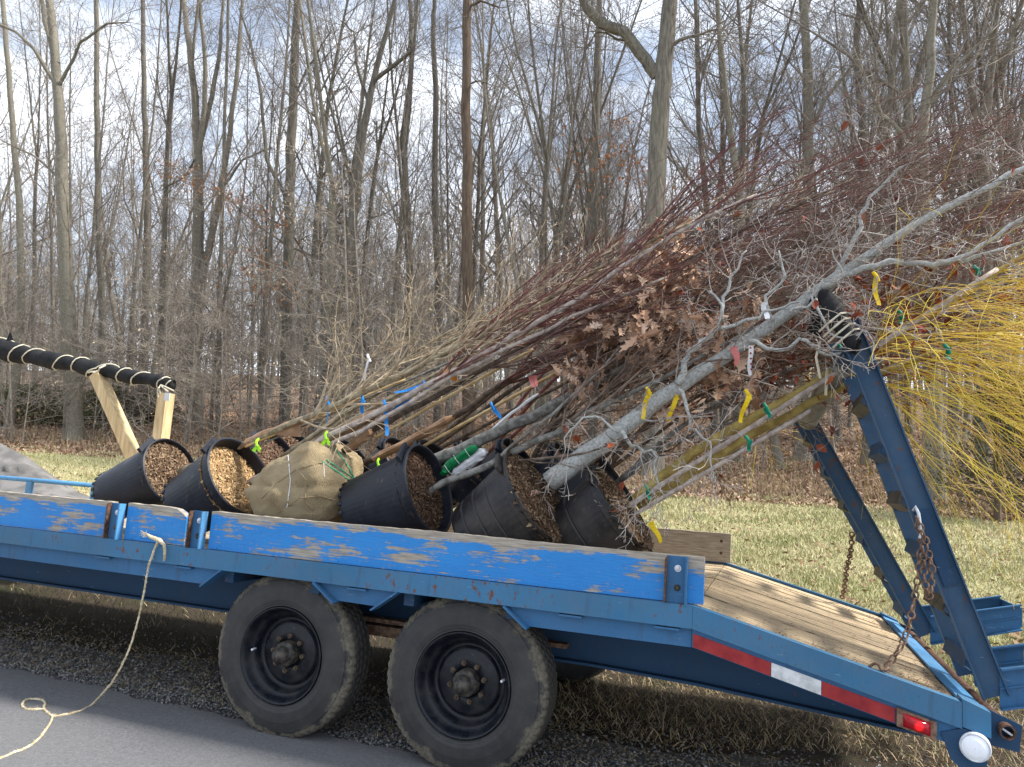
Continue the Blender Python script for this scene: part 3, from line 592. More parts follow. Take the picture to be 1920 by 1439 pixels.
for j in range(125):
    Y = 16.5 + 45 * rnd.random() ** 1.4; d = Y - CAM.y; a = rnd.uniform(-54, 16) if rnd.random() < .6 else rnd.uniform(-54, -22); X = CAM.x + d * math.tan(math.radians(a))
    place(len(specs) + rnd.choice((0, 1, 1, 2, 3, 4, 4)), X, Y, rnd.uniform(.75, 1.2), rnd.uniform(0, 6.28), rnd.uniform(0, .1))
for j in range(15):
    Y = rnd.uniform(15.2, 20); d = Y - CAM.y; X = CAM.x + d * math.tan(math.radians(rnd.uniform(-54, -22)))
    place(len(specs) + rnd.choice((1, 1, 2, 3, 0)), X, Y, rnd.uniform(.8, 1.35), rnd.uniform(0, 6.28), rnd.uniform(0, .12))
# distant wood that reads as one mass
def far_wood():
    V_, F_ = [], []; off = 0; lib = []
    for i in range(5):
        rn = random.Random(300 + i); b = MB(); P = []
        grow(b, V((0, 0, 0)), V((0, 0, 1)), 22, .15, 0, dict(FS, max=2, kids=[34, 9], seg=[6, 4, 3, 2], sides=[5, 3, 3, 3], start=[.02, .1]), rn, None, P, .012); b.tube(P[0][0], P[0][1], 5, cap=False)
        lib.append((np.array(b.v), np.array(b.f)))
    rn = random.Random(9)
    for k in range(500):
        Y = 72 + 70 * rn.random(); d = Y - CAM.y; X = CAM.x + d * math.tan(math.radians(rn.uniform(-58, 30))); v, f = lib[k % 5]; a = rn.uniform(0, 6.28); s = rn.uniform(.75, 1.1)
        w = v * s; x = w[:, 0] * math.cos(a) - w[:, 1] * math.sin(a) + X; y = w[:, 0] * math.sin(a) + w[:, 1] * math.cos(a) + Y
        V_.append(np.stack([x, y, w[:, 2] + float(gz(X, Y))], 1)); F_.append(f + off); off += len(v)
    o = np_obj('distant_wood', np.concatenate(V_), np.concatenate(F_), M['ftwig']); o['kind'] = 'stuff'; o['label'] = 'far bare woods merging into one brown grey mass'; o['category'] = 'woods'
far_wood()
# evergreens
def cedar(label, X, Y, Yw, h, w, seed, low=False, name='cedar_tree'):
    rn = random.Random(seed); b = px_world(X, Y, Yw); b.z = float(gz(b.x, b.y)); tr = MB(); tr.tube([b - UPV * .1, b + UPV * h * .5, b + UPV * h * .97], [.07, .05, .01], 7); fo = MB(); br = MB()
    for k in range(int(90 * (1 if not low else .7))):
        f = rn.random() ** .8; z = b.z + h * (.04 + .94 * f); rr_ = w * (1 - f) ** .6 * rn.uniform(.55, 1.1) if not low else w * math.sqrt(max(.05, 1 - f * f)) * rn.uniform(.6, 1.1); a = rn.uniform(0, 6.28)
        p0 = V((b.x, b.y, z - .05 * h)); p1 = V((b.x + math.cos(a) * rr_, b.y + math.sin(a) * rr_, z + rn.uniform(0, .25))); br.tube([p0, p1], [.015, .004], 3)
        for _ in range(46):
            t = rn.uniform(.25, 1.08); q = p0.lerp(p1, t) + rvec(rn) * .11; dd = ((p1 - p0).normalized() + rvec(rn) * .7).normalized(); u, v_ = perp(dd); s = rn.uniform(.05, .11) * (1 if not low else 2.6)
            fo.add([q - u * s * .25, q + dd * s * .5 + v_ * s * .2, q + dd * s, q + u * s * .3 + dd * s * .3], [(0, 1, 2, 3)])
    t = Thing(name, label, 'tree' if not low else 'shrub', b, None, trailer=False); t.part('trunk', tr, M['redbark']); t.part('foliage', fo, M['shrub_green'] if low else M['cedar']); t.part('branches', br, M['redbark'])
cedar('dark green cedar at the right behind the drooping yellow willow', 1870, 948, 13.2, 2.7, 1.45, 1)
cedar('smaller dark cedar at the right frame edge', 1935, 930, 15.5, 2.9, 1.1, 2)
for i, (X, Yp, Yw, h, w, wh) in enumerate([(60, 790, 20, 1.5, 2.4, 'leftmost low evergreen shrub beneath the slim beech'), (190, 783, 21, 1.4, 2.3, 'wide low evergreen shrub right behind the base of the large beech'), (275, 785, 22.5, 1.3, 1.6, 'low evergreen shrub seen between the two wooden props')]):
    cedar(wh, X, Yp, Yw, h, w, 20 + i, True, 'evergreen_shrub')
# orange dead leaves still on the oaks
def leaf_spray(label, pts, Yw, n, spread, seed, size=(.06, .1)):
    rn = random.Random(seed); b = MB(); tw = MB(); P = [px_world(x, y, Yw) for x, y in pts]; tw.tube(P, [.03] + [.012] * (len(P) - 1), 4, cap=False)
    for _ in range(n):
        i = rn.randrange(len(P) - 1); q = P[i].lerp(P[i + 1], rn.random()); e = q + V((rn.gauss(0, spread), rn.gauss(0, spread), rn.gauss(0, spread * .55))); 
        if rn.random() < .3: tw.tube([q, e], .006, 3, cap=False)
        for _k in range(3): leaf(b, e + rvec(rn) * .06, (rvec(rn) - UPV).normalized(), rn.uniform(*size), rn, False)
    t = Thing('oak_branch', label, 'branch', P[0], None, trailer=False); t.part('twigs', tw, M['ftwig']); t.part('dead_leaves', b, M['orange_leaf'])
leaf_spray('leafy branch with orange dead leaves reaching left across the forked tree', [(535, 425), (480, 400), (410, 362), (350, 335), (300, 308)], 20, 170, .42, 3, (.07, .12))
leaf_spray('loose orange leaves on a low branch beside the furrowed oak', [(545, 560), (500, 520), (470, 480)], 20, 80, .6, 4, (.09, .14))
leaf_spray('brown leaves on a high branch left of the big oak', [(1110, 380), (1130, 300), (1180, 310), (1120, 240)], 21, 80, .7, 5, (.09, .14))

# ================================================================ TRAILER (trailer frame: x to the rear, y away from the lens, z up)
W, ZT, ZR, ZB, LD, DR = 2.182, 1.044, .854, .764, .958, .23
XF = -7.4
SL = DR / LD
tr_ = Thing('flatbed_trailer', 'blue flatbed trailer with worn painted side boards, twin axles and a sloping plank tail', 'trailer', (-1.4, 1.0, 0))
def rail(y0, y1, name):
    b = MB(); b.box((XF, y0, ZB), (0, y1, ZR)); tr_.part(name, b, M['blue_worn'] if y0 < .5 else M['blue'])
    b = MB(); b.prism([(.001, ZR), (.001, ZB), (.94, ZB - SL * .94), (.94, ZR - SL * .94)], y0 - .002 if y0 < .5 else y0, y1); 
    tr_.part('tail_rail', b, M['blue_worn'] if y0 < .5 else M['blue'])
rail(0, .05, 'side_rail'); rail(W - .05, W, 'side_rail')
for f in (0, 1):
    s_ = MB(); yy = (.028, .036) if not f else (W - .036, W - .028)
    s_.prism([(XF, ZB), (-2.287, ZB), (-2.381, .682), (XF, .682)][::-1], *yy); tr_.part('skirt_plate', s_, M['blue'])
    s_ = MB(); s_.prism([(-1.739, ZB), (-1.314, ZB), (-1.424, .685), (-1.632, .688)][::-1], *yy); tr_.part('skirt_plate', s_, M['blue'])
    s_ = MB(); s_.prism([(-.787, ZB), (-.003, ZB), (-.003, .688), (-.689, .686)][::-1], *yy); tr_.part('skirt_plate', s_, M['blue'])
    s_ = MB(); s_.prism([(0, ZB), (.93, ZB - SL * .93), (.93, .692 - .238 * .93), (0, .692)][::-1], *( (.014, .036) if not f else (W - .036, W - .014))); tr_.part('tail_plate', s_, M['blue'])
for (a, b_) in (((-2.280, .762), (-2.388, .676)), ((-1.745, .762), (-1.626, .680)), ((-1.308, .762), (-1.430, .672)), ((-.793, .762), (-.683, .680))):
    s_ = MB(); s_.beam((a[0], .022, a[1]), (b_[0], .022, b_[1]), .075, .008); tr_.part('brace', s_, M['blue_light'] if 0 else M['blue'])
for x in (-3.05, -2.52, -1.52, -.5, -.1):
    s_ = MB(); s_.box((x - .05, .002, .750), (x + .05, .045, .7575)); tr_.part('tab', s_, M['blue'])
for y in (.50, W - .51):
    s_ = MB(); s_.prism([(XF, .795), (XF, .478), (-.5, .470), (0, .452), (.80, .392), (.93, .385), (.93, .555), (0, .795)][::-1], y, y + .012)
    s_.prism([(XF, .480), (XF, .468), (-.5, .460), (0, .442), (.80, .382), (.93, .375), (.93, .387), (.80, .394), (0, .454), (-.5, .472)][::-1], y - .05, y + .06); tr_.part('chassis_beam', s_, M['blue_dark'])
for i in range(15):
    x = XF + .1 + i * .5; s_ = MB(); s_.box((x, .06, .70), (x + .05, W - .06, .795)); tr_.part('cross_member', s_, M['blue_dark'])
# deck planks
def planks(n, y0, y1, place_, t=.038):
    b = MB(); w = (y1 - y0) / n; rn = random.Random(3)
    for i in range(n):
        a = y0 + i * w; g = .005 + rn.random() * .005; dz = rn.uniform(-.004, .002); place_(b, a + g / 2, a + w - g / 2, dz)
    return b
dk = planks(14, .055, W - .055, lambda b, a, c, dz: b.box((XF, a, .80), (-.002, c, .84 + dz)))
tr_.part('deck', dk, M['plank'])
dv = planks(14, .055, W - .055, lambda b, a, c, dz: b.prism([(.003, .80), (.944, .80 - SL * .944), (.944, .838 + dz - SL * .944), (.003, .838 + dz)], a, c))
tr_.part('tail_deck', dv, M['plank'])
rn = random.Random(77); b = MB()
for _ in range(900):
    x = rn.uniform(-.3, .93); y = rn.uniform(.08, W - .08) if rn.random() < .5 else .08 + abs(rn.gauss(0, .12)); x = x if rn.random() < .6 else .93 - abs(rn.gauss(0, .08)); z = .842 - SL * max(0, x); d = V((rn.gauss(0, 1), rn.gauss(0, 1), 0)).normalized(); u = V((-d.y, d.x, rn.uniform(-.3, .3))); l = rn.uniform(.002, .010); c = V((x, y, z + .002)); b.add([c - d * l, c + u * l * .4, c + d * l + V((0, 0, .003)), c - u * l * .4], [(0, 1, 2, 3)])
o_ = tr_.part('debris', b, M['mulch_dark'])[0]; o_['kind'] = 'stuff'
# rear steel
b = MB(); b.prism([(.942, .640), (1.030, .606), (1.030, .520), (.942, .545)], .0, .09); tr_.part('corner_box', b, M['blue_worn'])
b = MB(); b.prism([(.942, .640), (1.030, .606), (1.030, .520), (.942, .545)], W - .09, W); tr_.part('corner_box', b, M['blue'])
b = MB(); b.prism([(.946, .626), (1.026, .600), (1.026, .590), (.946, .614)], .092, W - .092); tr_.part('rear_strip', b, M['blue_light'])
b = MB(); b.box((.99, .092, .44), (1.0, W - .092, .588)); tr_.part('rear_crossbeam', b, M['blue_dark'])
b = MB(); b.prism([(1.032, .60), (1.150, .555), (1.140, .462), (1.032, .475)], .10, .108); tr_.part('hinge_plate', b, M['blue_dark'])
b = MB(); b.prism([(1.032, .60), (1.150, .555), (1.140, .462), (1.032, .475)], W - .11, W - .10); tr_.part('hinge_plate', b, M['blue_dark'])
b = MB(); rr = .026
pr = [(rr, .0), (rr, W - .1), (rr * .78, W - .1), (rr * .78, 0)]
b.m = Matrix.Translation((1.094, .055, .535)); b.lathe(pr, 20, 'y', True); b.m = None; tr_.part('hinge_pipe', b, M['rust_dark'])
b = MB(); b.tube([(1.072, .07, .548), (1.118, .07, .520)], .004, 6); tr_.part('hinge_pin', b, M['steel'])
# tail lamp bracket
b = MB(); b.prism([(.875, .515), (.945, .540), (1.028, .515), (1.015, .415), (.955, .385), (.905, .430)], .004, .010); tr_.part('lamp_bracket', b, M['blue_dark'])
b = MB(); b.m = Matrix.Translation((.980, -.004, .488)) @ Matrix.Rotation(math.radians(-14), 4, 'Z'); b.lathe([(.047, .01), (.049, -.018), (.045, -.030), (.042, -.026), (.042, .01)], 32, 'y'); lr = tr_.part('tail_lamp', b, M['steel'], smooth=True)
b = MB(); b.m = Matrix.Translation((.980, -.004, .488)) @ Matrix.Rotation(math.radians(-14), 4, 'Z'); b.lathe([(.001, -.038), (.020, -.037), (.034, -.033), (.043, -.024)], 32, 'y'); tr_.part('lens', b, M['lens_white'], smooth=True, under=lr)
def tilt_piece(x0, x1, y0, y1, zt0, zb0, mat, name):
    b = MB(); b.prism([(x0, zt0 - .238 * x0), (x0, zb0 - .238 * x0), (x1, zb0 - .238 * x1), (x1, zt0 - .238 * x1)], y0, y1); return tr_.part(name, b, mat)
for x0, x1, k in ((.004, .298, 'red_tape'), (.300, .478, 'white_tape'), (.480, .728, 'red_tape')): tilt_piece(x0, x1, .008, .0125, .746, .695, M[k], 'reflective_strip')
lh = tilt_piece(.732, .860, -.006, .012, .752, .690, M['rust'], 'marker_lamp')
b = MB(); p = []; n_ = 12
for i in range(n_ + 1):
    x = .752 + .088 * i / n_; h = .026 * math.sin(math.pi * i / n_) ** .5 if 0 < i < n_ else .002
    for k in range(7): a = math.pi * k / 6; p.append((x, -.006 - h * math.sin(a), .720 - .238 * x + .024 * math.cos(a)))
b.add(p, [(i * 7 + k, i * 7 + k + 1, i * 7 + k + 8, i * 7 + k + 7) for i in range(n_) for k in range(6)]); tr_.part('lens', b, M['lamp_red'], origin=(.80, -.03, .53), smooth=True, under=lh)
# side boards
def board(x0, x1, y0, y1, mat, seed, broken=None):
    rn = random.Random(seed); b = MB(); n_ = max(2, int((x1 - x0) / .03)); top = []
    for i in range(n_ + 1):
        x = x0 + (x1 - x0) * i / n_; z = ZT + rn.uniform(-.0018, .0012) + .002 * math.sin(x * 4)
        if broken == 'right' and i > n_ - 5: z -= (.002, .004, .008, .022, .045)[i - (n_ - 4)]
        top.append((x, z))
    b.prism([(x0, .857)] + [(x, z) for x, z in top][:0] + [(x1, .857)] + top[::-1], y0, y1)
    tr_.part('side_board', b, mat, origin=(x0, y0, ZR))
board(-2.40, .036, .030, .070, M['board'], 1)
board(-2.945, -2.555, .030, .070, M['board'], 2, 'right')
board(XF, -3.055, .030, .070, M['board'], 3)
board(-2.6, .04, W - .10, W - .06, M['board_bare'], 4)
def pocket(x0, x1, rusty_left, light_right):
    b = MB(); b.box((x0, .016, ZR + .001), (x1, .028, ZT - .004)); pk = tr_.part('stake_pocket', b, M['blue'])
    b = MB(); b.prism([(x0 - .004, ZR + .001), (x0 + .004, ZR + .001), (x0 + .004, ZT - .004), (x0 - .004, ZT - .018)], -.012, .0285); tr_.part('pocket_flange', b, M['rust_dark'] if rusty_left else M['blue'], under=pk)
    b = MB(); b.prism([(x1 - .004, ZR + .001), (x1 + .004, ZR + .001), (x1 + .004, ZT - .004), (x1 - .004, ZT - .004)], -.014, .0285); tr_.part('pocket_flange', b, M['blue_light'] if light_right else M['blue'], under=pk)
    for z in (.915, .992):
        b = MB(); b.m = Matrix.Translation(((x0 + x1) / 2 + .005, .016, z)); b.lathe([(.001, -.010), (.007, -.009), (.010, -.004), (.010, 0)], 10, 'y'); b.lathe([(.014, -.002), (.014, 0)], 12, 'y'); b.disc(.014, -.002, 12, 'y'); tr_.part('bolt', b, M['steel'] if z > .95 else M['hub'], smooth=True, under=pk)
pocket(-3.045, -2.962, 1, 1); pocket(-2.505, -2.425, 1, 1); pocket(-.112, -.03, 1, 0)
for z in (.915, .992):
    b = MB(); b.m = Matrix.Translation((-.02, W - .10, z)); b.lathe([(.001, -.008), (.008, -.006), (.010, 0)], 10, 'y'); tr_.part('bolt', b, M['rust_dark'])
# front railing of round tube on the far side
b = MB(); b.tube([(XF, W - .04, 1.00), (-5.36, W - .04, 1.00)], .021, 10); tr_.part('hand_rail', b, M['blue_light'], smooth=True)
for x in (-6.25, -5.46): b = MB(); b.box((x - .035, W - .06, ZR), (x + .035, W - .035, .985)); tr_.part('rail_post', b, M['blue_light'])
# wheels
def tyre_mesh(r=.39, w=.235):
    n_ = 180; b = MB(); prof = []
    s = [(.222, .022), (.232, .008), (.262, .001), (.305, .002), (.335, .008), (.352, .012), (.355, .017), (.370, .022), (.380, .030), (.387, .042)]
    for rr_, y in s: prof.append((rr_, y))
    for g in (.066, .103, .140, .177): prof += [(r, g - .006), (r - .010, g - .004), (r - .010, g + .004), (r, g + .006)]
    for rr_, y in s[::-1]: prof.append((rr_, w - y))
    b.lathe(prof, n_, 'y')
    m_ = len(prof)
    # shoulder blocks: alternate rings pulled in
    for i in range(6, m_ - 6):
        for k in range(n_):
            if k % 3 == (i // 4) % 3:
                idx = i * n_ + k; x, y, z = b.v[idx]; l = math.hypot(x, z); f = (l - .0055) / l; b.v[idx] = (x * f, y, z * f)
    return b
def wheel(xc, near=True):
    yo = .058 if near else W - .058; c = V((xc, yo, .390)); sgn = 1 if near else -1
    Mx = Matrix.Translation(c) @ (Matrix.Identity(4) if near else Matrix.Rotation(math.pi, 4, 'Z')) @ Matrix.Rotation(math.radians(17 if xc < -1.5 else 0), 4, 'Y')
    def bb(): q = MB(); q.m = Mx; return q
    b = bb(); b.lathe([(.222, .012), (.228, .006), (.226, .001), (.219, .004), (.214, .016), (.207, .026), (.203, .040), (.190, .052), (.182, .058), (.178, .085), (.170, .098), (.158, .104), (.152, .100), (.146, .088), (.136, .084), (.112, .084), (.100, .078), (.085, .080), (.060, .080), (.058, .20), (.2, .22)], 64, 'y')
    wh = tr_.part('wheel', b, M['rim'], origin=c, smooth=True)
    b = tyre_mesh(); b2 = MB(); b2.m = Mx; b2.add(b.v, b.f); tr_.part('tyre', b2, M['tyre'], origin=c, under=wh)
    if near:
        b = bb(); b.lathe([(.001, -.030), (.012, -.028), (.028, -.020), (.037, -.006), (.040, .008), (.040, .026), (.044, .030), (.055, .033), (.058, .040), (.060, .085)], 32, 'y'); tr_.part('hub_cap', b, M['hub'], origin=c, smooth=True, under=wh)
        for k in range(8):
            a = 2 * math.pi * (k + .3) / 8; b = bb(); b.m = Mx @ Matrix.Translation((math.cos(a) * .083, .052, math.sin(a) * .083)); b.lathe([(.001, .0), (.006, .001), (.0065, .008), (.0125, .009), (.013, .028), (.018, .030), (.018, .034)], 6, 'y'); tr_.part('lug_nut', b, M['nut'], origin=c, under=wh)
        a = math.radians(197 if xc < -1.5 else 12); b = bb(); b.tube([(math.cos(a) * .186, .065, math.sin(a) * .186), (math.cos(a) * .180, .028, math.sin(a) * .180)], .0055, 8); tr_.part('valve', b, M['steel'], origin=c, under=wh)
for xc in (-1.936, -.988): wheel(xc); wheel(xc, False)
for xc in (-1.936, -.988):
    b = MB(); b.tube([(xc, .27, .39), (xc, W - .27, .39)], .04, 10); tr_.part('axle', b, M['hub'])
b = MB(); b.beam((-1.75, .40, .50), (-1.2, .40, .50), .06, .05); b.beam((-2.3, .40, .55), (-.6, .40, .55), .06, .02); b.beam((-.62, .40, .30), (-.62, .40, .60), .06, .03); tr_.part('leaf_spring', b, M['rust'])
# ramps, folded up
RB = V((1.055, 0, .600)); RD = V((-.345, 0, .94)).normalized(); RN = V((RD.z, 0, -RD.x)); RLn = 1.53
def ramp(y0, y1, near):
    d = .092
    RD, RLn = (V((-.345, 0, .94)).normalized(), 1.53) if near else (V((-.478, 0, .878)).normalized(), 1.34)
    RN = V((RD.z, 0, -RD.x))
    def P(t, o): q = RB + RD * t + RN * o; return (q.x, q.z)
    b = MB(); b.prism([P(0, 0), P(RLn, 0), P(RLn, d), P(0, d)], y0 + .028, y0 + .034); b.prism([P(0, 0), P(RLn, 0), P(RLn, .006), P(0, .006)], y0, y0 + .0275); b.prism([P(0, d - .006), P(RLn, d - .006), P(RLn, d), P(0, d)], y0, y0 + .0275)
    rp = tr_.part('ramp', b, M['blue_ramp'])
    b = MB(); b.prism([P(0, 0), P(RLn, 0), P(RLn, d), P(0, d)], y1 - .034, y1 - .028); b.prism([P(0, 0), P(RLn, 0), P(RLn, .006), P(0, .006)], y1 - .0275, y1); b.prism([P(0, d - .006), P(RLn, d - .006), P(RLn, d), P(0, d)], y1 - .0275, y1); tr_.part('ramp_beam', b, M['blue_ramp'], under=rp)
    for k in range(7 if near else 6):
        t = .12 + k * .215; b = MB(); b.prism([P(t - .045, .012), P(t, -.022), P(t + .045, .012), P(t + .037, .014), P(t, -.012), P(t - .037, .014)], y0 + .036, y1 - .036); tr_.part('rung', b, M['hub'] if k % 2 else M['blue_dark'], under=rp)
    # lower leg sticking out behind
    x0 = RB.x + .055; Lx = .62 if near else .42
    for yy in (y0 + .02, y1 - .05):
        b = MB(); A = [(x0, .580), (x0 + Lx, .580 + .30 * Lx), (x0 + Lx, .722 + .26 * Lx), (x0, .722)]
        b.prism(A[::-1] if 0 else A, yy, yy + .006)
        for o in (0, .5, 1):
            q0 = .580 + .142 * o; q1 = .580 + .30 * Lx + (.142 - .04 * Lx) * o; b.prism([(x0, q0 - .004), (x0 + Lx, q1 - .004), (x0 + Lx, q1 + .003), (x0, q0 + .003)], yy - (.03 if o != .5 else .008), yy - .0005)
        tr_.part('ramp_leg', b, M['blue'], under=rp)
    b = MB(); b.box((x0 + Lx + .001, y0 + .02, .60 + .28 * Lx), (x0 + Lx + .008, y1 - .044, .70 + .27 * Lx)); tr_.part('leg_brace', b, M['blue'], under=rp)
    if near:
        b = MB(); q0 = RB + RD * .42 + RN * .045; q1 = RB + RD * .72 + RN * .045; b.beam((q0.x, y0 + .024, q0.z), (q1.x, y0 + .024, q1.z), .05, .008, V((0, 1, 0))); tr_.part('latch_plate', b, M['blue_dark'], under=rp)
ramp(.20, .65, True); ramp(1.53, 1.98, False)

# ---------------------------------------------------------------- chains
def chain(name, label, pts, ln=.036, r=.0038):
    pts = [V(p) for p in pts]; seg = [(pts[i + 1] - pts[i]).length for i in range(len(pts) - 1)]; tot = sum(seg); pitch = ln * .74; n_ = int(tot / pitch)
    def at(s):
        i = 0
        while i < len(seg) - 1 and s > seg[i]: s -= seg[i]; i += 1
        return pts[i].lerp(pts[i + 1], min(1, s / seg[i])), (pts[i + 1] - pts[i]).normalized()
    t = Thing(name, label, 'chain', pts[-1]); 
    for k in range(min(n_, 95)):
        c, d = at((k + .5) * pitch); u, w = perp(d); 
        if k % 2: u, w = w, u
        u = (u * math.cos(.35 * math.sin(k * 1.7)) + w * math.sin(.35 * math.sin(k * 1.7))).normalized(); h = ln / 2 - r; q = ln * .30; lp = []
        for j in range(12):
            a = 2 * math.pi * j / 12; lp.append(c + d * ((h - q) * (1 if math.cos(a) > 0 else -1) + q * math.cos(a)) + u * (q * math.sin(a)))
        b = MB(); base = 0; vv = []; n2 = len(lp)
        for j in range(n2):
            tg = (lp[(j + 1) % n2] - lp[j - 1]).normalized(); s2 = (lp[j] - c).normalized(); s2 = (s2 - tg * s2.dot(tg)).normalized(); w2 = tg.cross(s2)
            for m_ in range(6): aa = m_ * math.pi / 3; vv.append(lp[j] + s2 * math.cos(aa) * r + w2 * math.sin(aa) * r)
        b.add(vv, [(j * 6 + m_, j * 6 + (m_ + 1) % 6, ((j + 1) % n2) * 6 + (m_ + 1) % 6, ((j + 1) % n2) * 6 + m_) for j in range(n2) for m_ in range(6)])
        t.part('link', b, M['rust'], smooth=True)
    return t
A = lambda X, Y, y: aty(X, Y, y)
ct = chain('chain', 'rusty chain from the near ramp hooked over the side rail of the plank tail', [A(1717, 968, .18), A(1728, 1010, .175), A(1722, 1075, .16), A(1714, 1130, .14), A(1704, 1175, .10), A(1690, 1212, .07), A(1672, 1238, .05), A(1660, 1250, .04)])
b = MB(); hk = [A(1668, 1252, .03), A(1660, 1258, .03), A(1652, 1256, .03), A(1648, 1247, .035), A(1640, 1244, .04), A(1630, 1250, .05), A(1626, 1258, .055)]; b.tube(hk, .006, 8); ct.part('hook', b, M['rust'], smooth=True)
ct2 = chain('chain', 'short doubled rusty chain dangling beside the longer chain on the near ramp', [A(1719, 970, .165), A(1738, 1020, .165), A(1748, 1070, .16), A(1744, 1118, .155), A(1738, 1120, .15), A(1732, 1070, .15), A(1730, 1020, .16)])
b = MB(); b.tube([A(1712, 958, .18), A(1716, 950, .175), A(1722, 962, .175), A(1728, 1000, .17), A(1724, 1010, .17)], .006, 8); ct2.part('hook', b, M['steel'], smooth=True)
chain('chain', 'rusty chain hanging from the far ramp down to the far edge of the plank tail', [A(1598, 998, 1.62), A(1596, 1030, 1.7), A(1588, 1065, 1.85), A(1584, 1100, 2.0), A(1578, 1125, 2.12)], .042, .005)

# ---------------------------------------------------------------- cargo
U = V((.83, 0, .55)).normalized(); Zl = V((0, 0, 1))
def px_line(pl, y0, y1):
    n_ = len(pl); return [aty(x, y, y0 + (y1 - y0) * i / (n_ - 1)) for i, (x, y) in enumerate(pl)]
def smooth_line(P, R_, k=3, j=.004, rn=R):
    Q = []; r = []
    for i in range(len(P) - 1):
        p0 = P[max(i - 1, 0)]; p1 = P[i]; p2 = P[i + 1]; p3 = P[min(i + 2, len(P) - 1)]
        for m_ in range(k):
            t = m_ / k; q = .5 * ((2 * p1) + (p2 - p0) * t + (2 * p0 - 5 * p1 + 4 * p2 - p3) * t * t + (3 * p1 - p0 - 3 * p2 + p3) * t ** 3)
            Q.append(q + rvec(rn) * j * (1 if (i or m_) else 0)); r.append(R_[i] + (R_[i + 1] - R_[i]) * t)
    Q.append(P[-1]); r.append(R_[-1]); return Q, r
def pot_frame(rim, bot):
    a = (rim - bot); H = a.length; z = a.normalized(); x = V((0, 1, 0)).cross(z).normalized(); y = z.cross(x)
    m = Matrix((x, y, z)).transposed().to_4x4(); m.translation = bot; return m, H
def chips(mb, n_, rad, z0, dome, rn, s=(.008, .026), rfac=1.0):
    for _ in range(n_):
        rr_ = rad * math.sqrt(rn.random()) * rfac; a = rn.uniform(0, 6.28); z = z0 + dome * (1 - (rr_ / rad) ** 2) + rn.uniform(-.004, .012); c = V((rr_ * math.cos(a), rr_ * math.sin(a), z)); d = V((rn.gauss(0, 1), rn.gauss(0, 1), rn.gauss(0, .5))).normalized(); u, w = perp(d); l = rn.uniform(*s); h = l * rn.uniform(.2, .5)
        mb.add([c - d * l / 2 - u * h / 2, c + d * l / 2 - u * h / 3, c + d * l / 2 + u * h / 2 + w * h * .3, c - d * l / 2 + u * h / 2], [(0, 1, 2, 3)])
def pot(t, rim_px, bot_px, y0, y1, rr_, rb, mat, mul, dome=.02, depth=.05, ribs=0, tabs=True, spill=0, seed=1):
    rim = A(*rim_px, y1); bot = A(*bot_px, y0); m, H = pot_frame(rim, bot); rn = random.Random(seed)
    b = MB(); b.m = m; prof = [(.001, .0), (rb * .96, .0), (rb, .015)]
    for k in range(1, ribs + 1):
        f = k / (ribs + 1) * .82; r_ = rb + (rr_ * .94 - rb) * f / .86; prof += [(r_, H * f - .008), (r_ - .004, H * f), (r_ + .002, H * f + .006)]
    prof += [(rr_ * .93, H * .86), (rr_ * .97, H * .87), (rr_ * .975, H * .965), (rr_ * 1.015, H * .97), (rr_ * 1.02, H), (rr_ * .98, H + .004), (rr_ * .955, H - .004), (rr_ * .93, H * .86), (rb * .95, .03)]
    b.lathe(prof, 48)
    if tabs:
        for k in range(24): a = 2 * math.pi * k / 24; c, s = math.cos(a), math.sin(a); b.m = m @ Matrix.Rotation(a, 4, 'Z'); b.box((rb * .97, -.008, -.004), (rb * 1.02, .008, .018))
    b.m = m; sh = t.part('pot', b, mat, smooth=False)
    for a in (0.6, 0.6 + math.pi): 
        b = MB(); b.m = m @ Matrix.Rotation(a, 4, 'Z'); b.box((rr_ * .96, -.07, H * .90), (rr_ * 1.10, .07, H * .945)); b.box((rr_ * .96, -.07, H * .86), (rr_ * .99, -.06, H * .96)); t.part('handle', b, mat)
    b = MB(); b.m = m; R0 = rr_ * .95; prof = []; n_ = 36; rings = 8; base = len(b.v); vv = []
    for i in range(rings + 1):
        q = R0 * i / rings
        for k in range(n_): a = 2 * math.pi * k / n_; vv.append((q * math.cos(a), q * math.sin(a), H - depth + dome * (1 - (i / rings) ** 2) + (rn.uniform(-.008, .008) if 0 < i else 0)))
    b.add(vv, [(i * n_ + k, i * n_ + (k + 1) % n_, (i + 1) * n_ + (k + 1) % n_, (i + 1) * n_ + k) for i in range(rings) for k in range(n_)])
    chips(b, 2600, R0, H - depth, dome, rn); 
    if spill:
        for _ in range(spill): 
            a = rn.gauss(math.pi * .0, .8); z = H + rn.uniform(-.03, .02); c = V((rr_ * 1.0 * math.cos(a), rr_ * 1.0 * math.sin(a), z)); d = rvec(rn).normalized(); u, w = perp(d); l = rn.uniform(.008, .025); b.add([c - d * l, c + u * l * .4, c + d * l, c - u * l * .4], [(0, 1, 2, 3)])
    t.part('mulch', b, M[mul]); return m, H
U2 = V((.90, 0, .435)).normalized()
LK = dict(max=2, seg=[7, 6, 4], wig=[.05, .08, .12], bias=[U2 * .17, U2 * .14, U2 * .05], kids=[6, 4, 3], start=[.15, .15, .1], ang=[(18, 42), (20, 50), (20, 55)], ratio=[.5, .5, .5], rr=[.5, .55, .6], sides=[5, 4, 3], tip=.25, leaf_lvl=1)
